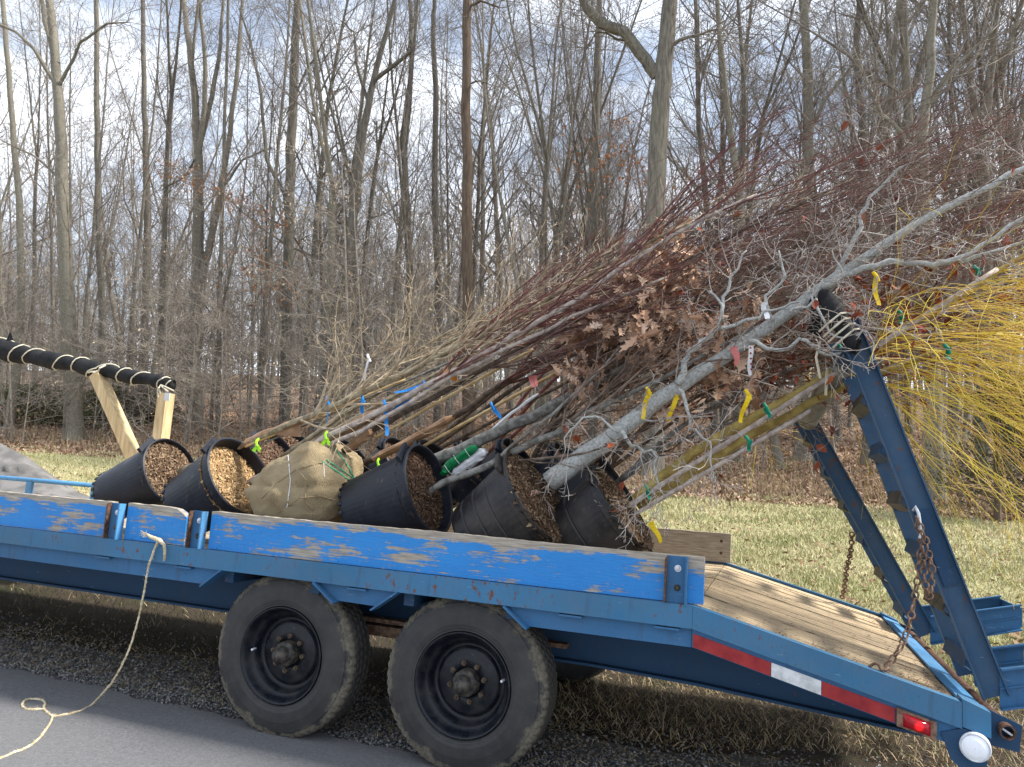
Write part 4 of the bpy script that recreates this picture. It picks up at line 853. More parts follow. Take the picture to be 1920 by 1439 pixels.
def shoots(mb, P, rad, n_, S, rn, start=.3, ln=(.5, 1.1), ang=(15, 40), tips=None, rmul=.45, lvl=0, min_r=.0012, zmax=9):
    for j in range(n_):
        f = start + (1 - start) * (j + rn.random()) / n_; i = min(int(f * (len(P) - 1)), len(P) - 2); q = P[i].lerp(P[i + 1], rn.random()); d = (P[i + 1] - P[i]).normalized()
        dq = away(d, math.radians(rn.uniform(*ang)), rn)
        if dq.z > zmax: dq.z = zmax - rn.random() * .4; dq.normalize()
        grow(mb, q, dq, rn.uniform(*ln), max(rad[i] * rmul, .0022), lvl, S, rn, tips, None, min_r)
def wrap(t, pl, y0, y1, r, mat='paper', name='paper_wrap', flap=False):
    P, r_ = smooth_line(px_line(pl, y0, y1), [r] * len(pl), 4, .0015); b = MB(); r2 = [x * (1 + .10 * math.sin(i * 2.1)) for i, x in enumerate(r_)]; r2[0] *= .6; r2[1] *= .85; r2[-1] *= .62; r2[-2] *= .92; b.tube(P, r2, 10, cap=False, squash=.8)
    jj = random.Random(len(pl)); b.v = [tuple(V(q) + rvec(jj) * r * .07) for q in b.v]
    if flap: d = (P[-1] - P[-2]).normalized(); q = P[-1]; b.add([q + V((0, -.02, -.0)) - d * .20, q - V((0, .02, 0)), q + V((0, -.03, -.10)) + d * .02, q + V((0, -.03, -.05)) - d * .10], [(0, 1, 2, 3)])
    t.part(name, b, M[mat], smooth=False)
def ribbon(t, p, mat, ln=.14, w=.02, d=V((.15, 0, -1)), knot=True, name='ribbon'):
    p = V(p); d = V(d).normalized(); b = MB(); pts = []; s = d.cross(V((0, 1, 0))).normalized(); n_ = 7
    for i in range(n_ + 1): f = i / n_; ph = p.x * 40; c = p + d * (ln * f) + s * (.006 * math.sin(f * 5 + ph)) + V((0, -.012 - .014 * math.sin(f * 4 + ph), 0)); s2 = (s * math.cos(.9 * f * math.sin(ph)) + V((0, 1, 0)) * math.sin(.9 * f * math.sin(ph))) * (w / 2 * (1 - .15 * f)); pts += [c - s2, c + s2]
    b.add(pts, [(2 * i, 2 * i + 1, 2 * i + 3, 2 * i + 2) for i in range(n_)])
    if knot: b.tube([p + V((-.012, -.01, .018)), p + V((.0, -.022, .0)), p + V((.010, -.012, -.022))], .008, 6)
    t.part(name, b, M[mat])
def bow(t, p, mat, s=.05):
    p = V(p); b = MB()
    b.tube([p + V((-.02, .0, .028)), p + V((-.012, -.028, .012)), p + V((.0, -.034, -.012)), p + V((.008, -.01, -.03))], .007, 6)
    for dx in (-1, .35): b.add([p + V((0, -.03, 0)), p + V((dx * s * .6, -.036, -s * .8)), p + V((dx * s * .6 + .022, -.036, -s * 1.0)), p + V((.014, -.03, -.008))], [(0, 1, 2, 3)])
    t.part('ribbon', b, M[mat])
def stem(t, pl, y0, y1, radii, mat, name='stem', j=.004, n_=8, rn=R):
    P, r = smooth_line(px_line(pl, y0, y1), radii, 3, j, rn); b = MB(); b.tube(P, r, n_); t.part(name, b, M[mat], smooth=True); return P, r
def stake(t, pl, y0, y1, r=.010, mat='bamboo', name='stake'):
    P = px_line(pl, y0, y1); b = MB(); n_ = 14; a, c = P[0], P[-1]; q = []; rr_ = []
    for i in range(n_): 
        for o, k in ((0, 1), (.012, 1.22), (.024, 1)): q.append(a.lerp(c, min(1, (i + o * 14) / (n_ - 1)))); rr_.append(r * k)
    q = q[:-2]; rr_ = rr_[:-2]; b.tube(q, rr_, 8); t.part(name, b, M[mat], smooth=True)
# 1 leftmost pot, tan twiggy tree
rn = random.Random(21)
t = Thing('potted_tree', 'tan twigged tree in the leftmost black pot, its paper-wrapped stem tied in lime', 'potted tree', A(205, 935, .50)); Sx = dict(LK, bias=[U * .07 + Zl * .05, U * .04 + Zl * .03, Zl * .02], wig=[.09, .16, .2], ang=[(15, 55), (20, 55), (20, 60)])
pot(t, (322, 884), (213, 930), .52, .50, .205, .155, M['pot'], 'mulch', .01, .03, seed=2)
P, r = stem(t, [(335, 885), (400, 856), (460, 833), (560, 790), (640, 755), (760, 700), (860, 650), (980, 590), (1120, 505), (1290, 420)], .50, .46, [.018, .018, .018, .018, .017, .016, .014, .012, .010, .007], 'olive_bark')
b = MB(); shoots(b, P, r, 26, Sx, rn, .30, (.4, .9), (15, 50)); t.part('branches', b, M['tan_twig'])
stake(t, [(460, 838), (760, 712)], .47, .60, .007); stake(t, [(470, 842), (840, 690), (900, 655)], .49, .7, .006, 'grey_bark')
wrap(t, [(458, 835), (500, 815), (568, 790)], .49, .52, .032, flap=True); bow(t, A(489, 833, .45), 'rib_lime')
ribbon(t, A(617, 752, .5), 'rib_blue', .13, .02, (.12, 0, -1)); ribbon(t, A(683, 748, .52), 'rib_blue', .085, .022, (0, 0, -1)); ribbon(t, A(694, 672, .55), 'rib_white', .13, .012, (-.15, 0, -1))
# hidden companion behind the first pot
# 2 second pot
rn = random.Random(22)
t = Thing('potted_tree', 'two mauve stemmed tree in the second black pot from the left, with golden chips', 'potted tree', A(340, 985, .40))
pot(t, (452, 893), (352, 950), .40, .38, .235, .180, M['pot'], 'mulch_gold', .01, .075, seed=3)
P, r = stem(t, [(468, 905), (520, 872), (600, 828), (712, 772), (790, 728), (900, 668), (1000, 610), (1130, 530), (1260, 440), (1420, 365)], .40, .40, [.020, .019, .018, .017, .016, .015, .014, .012, .010, .007], 'mauve_bark')
stem(t, [(476, 916), (530, 885), (600, 842), (720, 785), (850, 705), (980, 640), (1120, 575), (1250, 520)], .36, .42, [.014, .014, .013, .012, .011, .010, .008, .006], 'mauve_bark', 'side_stem')
b = MB(); shoots(b, P, r, 22, dict(LK, kids=[6, 4, 3]), rn, .42, (.5, 1.2), (12, 36)); t.part('branches', b, M['red_twig'])
wrap(t, [(560, 858), (625, 818), (712, 772)], .40, .46, .036); bow(t, A(618, 820, .38), 'rib_lime')
ribbon(t, A(800, 722, .45), 'rib_blue', .18, .02, (-.9, 0, -.25)); ribbon(t, A(786, 735, .46), 'rib_white', .03, .02); ribbon(t, A(725, 758, .42), 'rib_blue', .17, .022, (.12, 0, -1)); ribbon(t, A(770, 752, .45), 'rib_blue', .14, .03, (-.8, 0, -.55))
# 3 burlap root ball
rn = random.Random(23)
t = Thing('burlap_tree', 'tree with its root ball wrapped in tan burlap and tied with green twine', 'tree', A(580, 1000, .42)); c = A(580, 925, .44)
b = MB(); ng, mg = 56, 40; vv = []
for i in range(mg + 1):
    th = math.pi * i / mg
    for k in range(ng):
        a = 2 * math.pi * k / ng; d = V((math.sin(th) * math.cos(a), math.sin(th) * math.sin(a), math.cos(th)))
        e = 4.0; s = (abs(d.x) ** e + abs(d.y) ** e + abs(d.z) ** e) ** (-1 / e)
        f = 1 + .13 * mnoise.noise(d * 2.2) + .06 * (1 - abs(mnoise.noise(d * 5.0 + V((3, 1, 7))))) ** 3 + .025 * mnoise.noise(d * 9)
        f -= .07 * math.exp(-((d.x * .5 + d.z * .86 - .15) / .045) ** 2) + .06 * math.exp(-((d.x * .9 - d.z * .4 + .12) / .04) ** 2)
        q = d * s * .242 * f; q.x *= 1.10; q.y *= .98; q.z *= .86; q = Matrix.Rotation(math.radians(-28), 3, 'Y') @ q
        kn = (q - V((-.02, -.25, .0))); g = math.exp(-(kn.x ** 2 + kn.z ** 2) / .0045) * (1 if q.y < 0 else 0); q.y -= .05 * g; q += V((.01 * math.sin(a * 9 + th * 4), 0, 0)) * g
        vv.append(c + q)
b.add(vv, [(i * ng + k, (i + 1) * ng + k, (i + 1) * ng + (k + 1) % ng, i * ng + (k + 1) % ng) for i in range(mg) for k in range(ng)]); rb_ = t.part('root_ball', b, M['burlap'], smooth=True)
from mathutils.bvhtree import BVHTree
bv = BVHTree.FromPolygons([V(p) for p in b.v], b.f)
def on_ball(pl, off=.003):
    out_ = []
    for i in range(len(pl) - 1):
        for k in range(6):
            x = pl[i][0] + (pl[i + 1][0] - pl[i][0]) * k / 6; y = pl[i][1] + (pl[i + 1][1] - pl[i][1]) * k / 6; d = (A(x, y, 1) - CAM_L).normalized(); h = bv.ray_cast(CAM_L, d)
            if h[0] is not None: out_.append(h[0] + h[1] * off)
    return out_
b = MB(); b.tube(on_ball([(540, 845), (545, 900), (537, 962)]), .0022, 5); b.tube(on_ball([(606, 868), (608, 900)]), .0022, 5); t.part('twine', b, M['rib_white'])
b = MB(); b.tube(on_ball([(490, 935), (520, 905), (556, 880), (600, 868), (640, 880)], .001), .004, 5); b.tube(on_ball([(520, 962), (560, 935), (600, 930), (650, 945)], .001), .0035, 5); b.tube(on_ball([(556, 880), (575, 900), (572, 940), (590, 958)], .001), .004, 5); t.part('seam', b, M['burlap'])
b = MB(); b.tube(on_ball([(604, 866), (630, 884), (664, 908)], .004), .0038, 6); b.tube(on_ball([(612, 862), (640, 882), (668, 902)], .004), .0032, 6); b.tube(on_ball([(628, 842), (650, 872), (668, 906)], .004), .0038, 6); b.tube([on_ball([(664, 904), (668, 910)])[-1], A(684, 900, .30), A(700, 884, .33), A(704, 880, .34)], .005, 6); t.part('green_twine', b, M['rib_mint'])
P, r = stem(t, [(640, 850), (700, 806), (790, 758), (900, 698), (1000, 640), (1100, 590), (1230, 520), (1380, 440), (1560, 360)], .50, .50, [.020, .018, .017, .015, .013, .011, .009, .007, .004], 'dark_bark')
stake(t, [(705, 820), (850, 740), (1000, 655)], .48, .6, .008); b = MB(); shoots(b, P, r, 24, LK, rn, .35, (.5, 1.2), (12, 34)); t.part('branches', b, M['maroon_twig'])
wrap(t, [(648, 845), (672, 828), (700, 808)], .46, .48, .030)
# 4 pot behind the burlap ball
rn = random.Random(24)
t = Thing('potted_tree', 'tree in the black pot mostly hidden behind the burlap ball, only its rim showing', 'potted tree', A(590, 935, 1.05))
pot(t, (655, 880), (585, 925), 1.05, 1.0, .215, .17, M['pot'], 'mulch_dark', .0, .08, seed=5)
P, r = stem(t, [(680, 870), (760, 832), (858, 778), (930, 728), (1000, 680), (1120, 600), (1260, 510), (1400, 430), (1600, 335)], .95, 1.2, [.022, .021, .020, .018, .017, .014, .011, .008, .005], 'dark_bark')
b = MB(); shoots(b, P, r, 26, LK, rn, .35, (.6, 1.3), (12, 32)); t.part('branches', b, M['red_twig'])
wrap(t, [(700, 862), (780, 822), (850, 782)], .92, .95, .032); stake(t, [(730, 872), (900, 790), (1060, 690)], .93, 1.0, .010)
for q in ((648, 866),): pass
bow(t, A(715, 870, .88), 'rib_lime'); ribbon(t, A(828, 700, .9), 'rib_orange', .11, .05, (.8, 0, -.2), False, 'tag'); ribbon(t, A(1000, 705, .9), 'rib_pink', .07, .05, (.2, 0, -1), False, 'tag')
# 5 fourth pot with the cut grey stem
rn = random.Random(25)
t = Thing('potted_tree', 'tree in the black pot with toothed base, its grey pruned stem leaving dark bark mulch', 'potted tree', A(665, 1000, .40))
pot(t, (806, 917), (672, 960), .42, .40, .236, .175, M['pot'], 'mulch_dark', .0, .06, seed=6)
P, r = stem(t, [(806, 925), (830, 905), (900, 880), (960, 848), (1040, 812), (1110, 770), (1200, 730), (1330, 660), (1460, 590)], .38, .42, [.015, .018, .019, .018, .017, .014, .011, .008, .005], 'grey_bark')
stem(t, [(935, 862), (985, 815), (1040, 775), (1110, 705), (1180, 640)], .37, .35, [.012, .010, .008, .006, .004], 'grey_bark', 'side_stem')
b = MB(); shoots(b, P, r, 22, dict(LK, wig=[.12, .2, .25]), rn, .3, (.35, .9), (15, 55)); t.part('branches', b, M['brown_twig'])
# 6 smooth grey trunk from a pot behind
rn = random.Random(26)
t = Thing('potted_tree', 'smooth grey trunk rising from a back row pot beside the green wrapped bundle', 'potted tree', A(770, 960, 1.0))
pot(t, (832, 880), (765, 935), 1.0, .98, .215, .17, M['pot'], 'mulch_dark', .0, .08, seed=7)
P, r = stem(t, [(800, 868), (860, 845), (930, 812), (1030, 765), (1120, 715), (1250, 640), (1400, 540), (1560, 440), (1750, 350)], .70, .85, [.034, .034, .033, .031, .026, .020, .014, .009, .005], 'grey_bark')
b = MB(); shoots(b, P, r, 30, LK, rn, .4, (.6, 1.3), (15, 42)); t.part('branches', b, M['brown_twig'])
ribbon(t, A(925, 762, .7), 'rib_blue', .09, .025, (.6, 0, -.8)); wrap(t, [(915, 812), (960, 775), (1010, 738)], .74, .8, .010, 'rib_white', 'white_wrap')
# bundles between the pots
t = Thing('wrapped_bundle', 'dark green plastic wrapped bundle tied with white string between two pots', 'bundle', A(832, 890, .62)); wrap(t, [(828, 890), (850, 868), (895, 838)], .62, .66, .030, 'rib_green', 'plastic_wrap')
b = MB(); 
for (x, y) in ((838, 880), (855, 862), (876, 850)): b.tube([A(x - 5, y - 8, .60), A(x, y, .588), A(x + 7, y + 9, .60)], .0015, 5)
t.part('string', b, M['rib_white'])
t = Thing('wrapped_bundle', 'crumpled white plastic wrapped bundle beside the green one', 'bundle', A(860, 895, .66)); wrap(t, [(850, 892), (880, 868), (912, 845)], .66, .70, .036, 'rib_white', 'plastic_wrap')
# small back pot
rn = random.Random(27)
t = Thing('potted_tree', 'small black pot tucked between the big front pots, holding brown twigs', 'potted tree', A(870, 960, .82))
pot(t, (905, 885), (868, 930), .82, .80, .15, .12, M['pot'], 'mulch_dark', .0, .03, seed=8)
P, r = stem(t, [(905, 885), (980, 835), (1080, 775), (1200, 700), (1350, 600), (1500, 520)], .80, .95, [.012, .011, .010, .008, .006, .003], 'dark_bark'); b = MB(); shoots(b, P, r, 20, LK, rn, .2, (.4, 1.), (15, 45)); t.part('branches', b, M['brown_twig'])
# 7 silver tree in the ribbed pot
rn = random.Random(28)
t = Thing('potted_tree', 'silver barked tree with zigzag twigs in the ribbed pot spilling bark chips', 'potted tree', A(900, 1040, .40))
pot(t, (1012, 938), (893, 1018), .42, .40, .272, .20, M['pot_dusty'], 'mulch', .035, .0, ribs=3, tabs=False, spill=350, seed=9)
P, r = stem(t, [(1030, 905), (1100, 852), (1165, 805), (1270, 726), (1390, 645), (1500, 570), (1552, 532), (1631, 477), (1699, 432), (1751, 402), (1834, 361), (1925, 314), (2060, 240)], .40, .45, [.052, .047, .042, .035, .031, .028, .026, .021, .019, .017, .015, .012, .007], 'silver_bark', 'trunk', .003, 12)
lim = []
for pl, rd, ya in (([(1552, 532), (1578, 498), (1612, 425), (1624, 388), (1672, 331), (1740, 290)], [.014, .012, .010, .008, .006, .003], .42), ([(1540, 540), (1600, 512), (1669, 492), (1755, 492), (1837, 462), (1925, 405), (2040, 350)], [.017, .015, .013, .012, .010, .008, .005], .40), ([(1755, 492), (1800, 490), (1850, 478), (1925, 452)], [.012, .011, .009, .006], .40),
     ([(1272, 722), (1282, 680), (1300, 650), (1338, 620), (1352, 585), (1345, 560), (1330, 545)], [.018, .015, .013, .010, .008, .006, .004], .33), ([(1352, 590), (1360, 560), (1372, 520), (1400, 470)], [.009, .008, .006, .004], .33), ([(1338, 618), (1400, 600), (1450, 580), (1500, 566)], [.010, .008, .006, .004], .33),
     ([(1400, 640), (1455, 655), (1510, 640), (1540, 660), (1590, 665), (1612, 640)], [.011, .009, .008, .006, .005, .003], .30), ([(1272, 730), (1290, 765), (1295, 800), (1330, 830), (1335, 870), (1345, 910)], [.010, .008, .006, .005, .004, .002], .28), ([(1165, 808), (1185, 835), (1220, 850), (1225, 880), (1245, 930)], [.012, .009, .007, .005, .003], .28),
     ([(1160, 812), (1110, 780), (1085, 790), (1062, 815), (1058, 850)], [.007, .006, .005, .004, .002], .30), ([(1450, 605), (1440, 560), (1470, 520), (1460, 470)], [.009, .007, .006, .004], .36), ([(1480, 585), (1515, 575), (1530, 540), (1575, 520), (1560, 470)], [.007, .006, .005, .004, .003], .26), ([(1530, 560), (1545, 610), (1590, 630), (1625, 625), (1640, 690)], [.006, .005, .004, .003, .002], .16)):
    Q_, q_ = stem(t, pl, ya, ya - .02 + rn.uniform(-.03, .03), rd, 'silver_bark', 'limb', .007, 7, rn); lim.append((Q_, q_))
ZS = dict(LK, wig=[.15, .20, .26], bias=[U * .03 - Zl * .02, U * .0 - Zl * .02, Zl * 0], kids=[5, 4, 2], seg=[8, 6, 5], ang=[(25, 75), (30, 70), (30, 70)], ratio=[.5, .5, .5], tip=.3)
b = MB(); tp = []; shoots(b, P, r, 30, ZS, rn, .12, (.22, .55), (30, 90), tp, .13)
for Q_, q_ in lim: shoots(b, Q_, q_, 6, ZS, rn, .15, (.15, .45), (25, 80), tp, .34)
t.part('twigs', b, M['silver_twig'])
b = MB()
for q, d in rn.sample(tp, 70): leaf(b, q, (d - Zl).normalized(), rn.uniform(.03, .055), rn, False)
t.part('dead_leaves', b, M['red_leaf'])
for X, Y, c_, yy in ((1218, 735, 'rib_yellow', .30), (1403, 740, 'rib_yellow', .32), (1268, 742, 'rib_yellow', .42), (1642, 520, 'rib_yellow', .36)): ribbon(t, A(X, Y, yy), c_, .13, .022, (-.22, 0, -1) if X < 1500 else (.05, 0, -1))
ribbon(t, A(1434, 568, .34), 'rib_white', .08, .026, (.1, 0, -1), False); tg = A(1406, 650, .33); ribbon(t, tg, 'rib_white', .13, .022, (.06, 0, -1), False, 'dotted_tag')
b = MB()
for k in range(5): q = tg + V((.004 + .0016 * k, -.045, -.015 - .024 * k)); b.add([q + V((math.cos(a) * .005, 0, math.sin(a) * .005)) for a in [i * math.pi / 4 for i in range(8)]], [tuple(range(8))])
t.part('red_dots', b, M['red_tape']); ribbon(t, A(1378, 650, .36), 'rib_pink', .09, .035, (.1, 0, -1), False)
# 8 willow pot
rn = random.Random(29)
t = Thing('potted_tree', 'yellow twigged willow with green ties, in the rearmost black pot on the trailer', 'potted tree', A(1060, 1045, .52))
pot(t, (1168, 950), (1062, 1022), .52, .50, .232, .175, M['pot_dusty'], 'mulch', .015, .01, ribs=1, tabs=False, spill=120, seed=10)
P, r = stem(t, [(1190, 938), (1240, 895), (1340, 825), (1450, 765), (1560, 700), (1660, 642), (1760, 580), (1860, 520), (1960, 450)], .52, .75, [.026, .025, .024, .023, .021, .018, .014, .011, .008], 'yellow_bark', 'stem')
stem(t, [(1195, 950), (1320, 872), (1440, 800), (1560, 735), (1680, 690), (1800, 640), (1930, 600)], .56, .95, [.020, .020, .019, .018, .014, .010, .006], 'yellow_bark', 'side_stem'); stake(t, [(1180, 948), (1560, 712), (1870, 505)], .47, .66, .011, 'mauve_bark'); stake(t, [(1190, 965), (1400, 845), (1520, 770)], .48, .6, .010, 'mauve_bark')
WS = dict(max=2, seg=[11, 8, 5], wig=[.06, .09, .12], bias=[V((.06, 0, -.060)), V((.06, 0, -.08)), V((.03, 0, -.10))], kids=[9, 4, 2], start=[.08, .1, .1], ang=[(12, 42), (15, 45), (20, 50)], ratio=[.62, .55, .5], rr=[.55, .6, .6], sides=[5, 4, 3], tip=.35)
b = MB(); shoots(b, P[12:], r[12:], 48, WS, rn, .0, (.6, 1.5), (15, 75), None, .17, zmax=.42, min_r=.0009); 
P2 = px_line([(1560, 735), (1680, 690), (1800, 640), (1930, 600)], .85, 1.0); shoots(b, P2, [.012] * 4, 30, WS, rn, 0, (.7, 1.5), (20, 80), None, .24, zmax=.3, min_r=.0009); t.part('twigs', b, M['yellow_twig'])
for X, Y, yy in ((1437, 765, .45), (1403, 826, .45), (1577, 655, .55), (1215, 918, .44), (1775, 655, .5), (1688, 590, .6), (1830, 508, .65)): ribbon(t, A(X, Y, yy), 'rib_teal', .05, .02, (.25, 0, -1), True, 'tie')
ribbon(t, A(1222, 978, .26), 'rib_yellow', .10, .026, (.45, 0, -.9), False)
# back row: many-stemmed red and maroon shrubs, leafy oak
def back_tree(label, base_px, y, lines, stem_mat, tw_mat, n_, S, seed, ln=(.6, 1.3), ang=(10, 32), rads=(.018, .004), leaves=None, start=.3, potr=.21):
    rn = random.Random(seed); bx, by = base_px; t = Thing('potted_tree', label, 'potted tree', A(bx - 60, by + 65, y)); pot(t, (bx, by), (bx - 90, by + 62), y, y - .02, potr, potr * .78, M['pot'], 'mulch_dark', .0, .05, seed=seed)
    tp = []; b = MB()
    for li, (pl, ye) in enumerate(lines):
        pl = [(x, y + max(0, x - 850) * .235 * min(1, max(0, (690 - y) / 220))) for x, y in pl]
        P, r = stem(t, [(bx + 8 + li * 3, by - 2 * li)] + pl, y, ye, list(np.linspace(rads[0], rads[1], len(pl) + 1) * (1 if li == 0 else .8)), stem_mat, 'stem', .006, 7, rn); shoots(b, P, r, n_, S, rn, start, ln, ang, tp)
    t.part('branches', b, M[tw_mat])
    if leaves:
        k, sz, mt, lob, rg_ = leaves; lb = MB(); sel = [x for x in tp if rg_(x[0])]; 
        for q, d in (rn.choices(sel, k=k) if sel else []): leaf(lb, q + rvec(rn) * .012, (d * .5 - Zl * .8 + rvec(rn) * .5).normalized(), rn.uniform(*sz), rn, lob)
        t.part('dead_leaves', lb, M[mt])
    return t
SR = dict(LK, bias=[V((1, 0, .46)).normalized() * .22, V((1, 0, .42)).normalized() * .18, U2 * .06], wig=[.03, .06, .10], ang=[(8, 26), (10, 32), (15, 45)], ratio=[.62, .5, .5])
back_tree('red stemmed shrub behind the first pots, wine red shoots fanning upper right', (520, 858), 1.25, [([(700, 740), (900, 620), (1100, 510), (1350, 390), (1560, 310)], 1.3), ([(800, 710), (1000, 590), (1300, 440), (1640, 320)], 1.1), ([(720, 725), (900, 610), (1100, 500), (1300, 400)], 1.5)], 'olive_bark', 'red_twig', 11, SR, 31, start=.35)
back_tree('pale tan multi stemmed shrub standing at the far side, with curly upright twigs', (560, 850), 1.75, [([(680, 740), (780, 660), (880, 600), (980, 540)], 1.9), ([(700, 740), (840, 650), (980, 560), (1120, 450)], 1.7), ([(640, 740), (690, 680), (760, 610)], 1.6), ([(760, 730), (940, 640), (1100, 540), (1300, 410)], 1.8)], 'olive_bark', 'tan_twig', 9, dict(LK, wig=[.12, .2, .25], bias=[Zl * .04 + U * .06, Zl * .03, Zl * .02], ang=[(15, 55), (20, 60), (20, 60)]), 32, ln=(.35, .8), start=.15)
back_tree('maroon stemmed tree whose dense dark shoots cross the middle of the load', (760, 870), 1.45, [([(950, 740), (1100, 640), (1250, 550), (1450, 430), (1700, 280)], 1.4), ([(950, 720), (1150, 600), (1350, 480), (1600, 350), (1820, 240)], 1.2), ([(980, 760), (1180, 650), (1400, 530), (1650, 400)], 1.6)], 'dark_bark', 'maroon_twig', 11, SR, 33)
back_tree('wine red shrub at the far side with the tallest shoots above the pile', (900, 865), 1.75, [([(1050, 700), (1250, 560), (1450, 430), (1720, 290)], 1.6), ([(1080, 720), (1300, 580), (1560, 430), (1850, 250)], 1.5), ([(1020, 700), (1200, 570), (1350, 470), (1520, 350)], 1.8)], 'red_twig', 'red_twig', 10, SR, 34)
back_tree('oak sapling still holding clusters of big pale brown lobed leaves', (985, 880), .95, [([(1050, 780), (1100, 690), (1150, 600), (1190, 510), (1220, 440)], .55), ([(1060, 740), (1130, 650), (1250, 550), (1400, 440)], .65), ([(1080, 750), (1180, 650), (1330, 580)], .60)], 'dark_bark', 'brown_twig', 16, dict(LK, wig=[.12, .16, .2], bias=[U * .03, U * .02, Zl * .0]), 35, ln=(.18, .5), ang=(25, 75), leaves=(1300, (.045, .095), 'oak_leaf', True, lambda p: -.75 < p.x < .25 and p.z > 1.35), start=.3, rads=(.014, .005))
back_tree('brown leaved sapling behind the silver trunk with small copper leaves', (1080, 885), 1.1, [([(1200, 780), (1330, 680), (1480, 560), (1650, 440), (1850, 330)], .95), ([(1200, 760), (1350, 620), (1520, 480), (1700, 360)], 1.1), ([(1250, 780), (1420, 690), (1560, 600)], .9)], 'dark_bark', 'brown_twig', 17, dict(LK, wig=[.12, .16, .2]), 36, ln=(.3, .9), ang=(18, 55), leaves=(520, (.03, .065), 'red_leaf', False, lambda p: p.x > -.3 and p.z > 1.75), start=.25, rads=(.016, .004))
back_tree('twiggy dark sapling at the far rear with tangled shoots and a few leaves', (1120, 890), 1.65, [([(1250, 760), (1400, 640), (1600, 500), (1850, 380)], 1.5), ([(1250, 730), (1450, 540), (1700, 380), (1950, 260)], 1.6), ([(1280, 780), (1450, 700), (1620, 610)], 1.5)], 'dark_bark', 'maroon_twig', 17, dict(LK, wig=[.12, .16, .2]), 37, ln=(.4, 1.0), ang=(15, 50), leaves=(300, (.03, .06), 'red_leaf', False, lambda p: p.x > 0 and p.z > 1.8), start=.25)
back_tree('sapling in the pot behind the willow pot with drooping grey brown twigs', (1150, 905), .95, [([(1260, 815), (1380, 740), (1500, 690), (1620, 600)], .9), ([(1260, 830), (1380, 790), (1480, 760)], .85)], 'grey_bark', 'brown_twig', 7, dict(LK, wig=[.18, .22, .25], bias=[U * .02 - Zl * .02] * 3), 38, ln=(.25, .6), ang=(20, 70), leaves=(40, (.03, .06), 'red_leaf', False, lambda p: True), start=.1)

# ---------------------------------------------------------------- padded crossbar over the ramps
t = Thing('padded_crossbar', 'bar lashed across the ramp tops, padded in black fabric and grey foam', 'padded bar', A(1560, 650, .5))
b = MB(); P, r = smooth_line([A(1608, 650, .17), A(1590, 625, .19), A(1572, 596, .22), A(1556, 570, .26), A(1545, 556, .32)], [.034, .038, .040, .038, .034], 4, .004); b.tube(P, r, 14); t.part('black_padding', b, M['black_fabric'], smooth=True)
b = MB(); P, r = smooth_line([A(1525, 625, .45), A(1535, 600, .42), A(1528, 570, .42), A(1522, 560, .42)], [.032, .034, .032, .028], 3, .003); b.tube(P, r, 14); t.part('black_padding', b, M['black_fabric'], smooth=True)
b = MB(); P, r = smooth_line([A(1600, 655, .35), A(1578, 690, .60), A(1545, 740, 1.0), A(1515, 790, 1.45)], [.045, .047, .050, .054], 4, .003); b.tube(P, r, 16); t.part('grey_foam', b, M['grey_plastic'], smooth=True)
b = MB()
for k, (x, y) in enumerate(((1566, 596), (1574, 606), (1583, 616), (1592, 626))): b.tube([A(x - 30, y + 26, .20), A(x - 10, y + 8, .135), A(x + 10, y - 8, .145), A(x + 20, y - 9, .19)], .0045, 6)
b.tube([A(1538, 640, .3), A(1530, 670, .28), A(1538, 710, .3)], .006, 6); t.part('cord', b, M['rib_cream'])
t.part('foam_tie', MB().tube([A(1551, 690, .5), A(1548, 742, .5)], .006, 4), M['rib_cream'])

# ---------------------------------------------------------------- black roll on wooden props, tarp, rope
t = Thing('wrapped_pole', 'long pole wrapped in black fabric and bound with white cord, resting on two wooden props', 'wrapped pole', A(320, 735, 1.5))
pl = [(-60, 628), (0, 655), (60, 668), (120, 680), (180, 692), (240, 706), (300, 716), (326, 722)]; rn = random.Random(41)
P, r = smooth_line(px_line(pl, 1.55, 1.5), [.095, .09, .072, .066, .060, .054, .050, .042], 6, .005, rn); r = [x * (1 + .10 * math.sin(i * .9) + rn.uniform(-.05, .05)) for i, x in enumerate(r)]; b = MB(); b.tube(P, r, 16); 
q = P[7]; b.add([q + V((0, -.02, .08)), q + V((.09, -.02, .09)), q + V((.03, -.02, .17))], [(0, 1, 2)]); t.part('black_fabric', b, M['black_fabric'], smooth=True)
b = MB()
hel = []; i0, i1 = 1.0, len(P) - 2.2; turns = 10
for j in range(turns * 20):
    f = i0 + (i1 - i0) * j / (turns * 20); i = int(f); c = P[i].lerp(P[i + 1], f - i); d = (P[i + 1] - P[i]).normalized(); u = d.cross(V((0, 0, 1))).normalized(); w = u.cross(d); aa = 2 * math.pi * (j / 20 + .25 * math.sin(j * .13)); rr_ = (r[i] + (r[i + 1] - r[i]) * (f - i)) * 1.06 + .003
    hel.append(c + (u * math.cos(aa) + w * math.sin(aa)) * rr_)
b.tube(hel, .0055, 5)
t.part('cord', b, M['rib_cream'])
b = MB(); k0 = A(302, 722, 1.42)
for e in ((296, 745), (300, 738), (315, 735), (326, 733)): b.tube([k0, (k0 + A(*e, 1.40)) / 2 + V((.0, -.02, .005)), A(*e, 1.41)], .0065, 5)
t.part('knot', b, M['rib_cream']); b = MB(); k0 = A(184, 697, 1.42)
for e in ((165, 699), (198, 685), (175, 702)): b.tube([k0, (k0 + A(*e, 1.42)) / 2 + V((0, -.02, 0)), A(*e, 1.44)], .007, 5)
t.part('knot', b, M['rib_cream'])
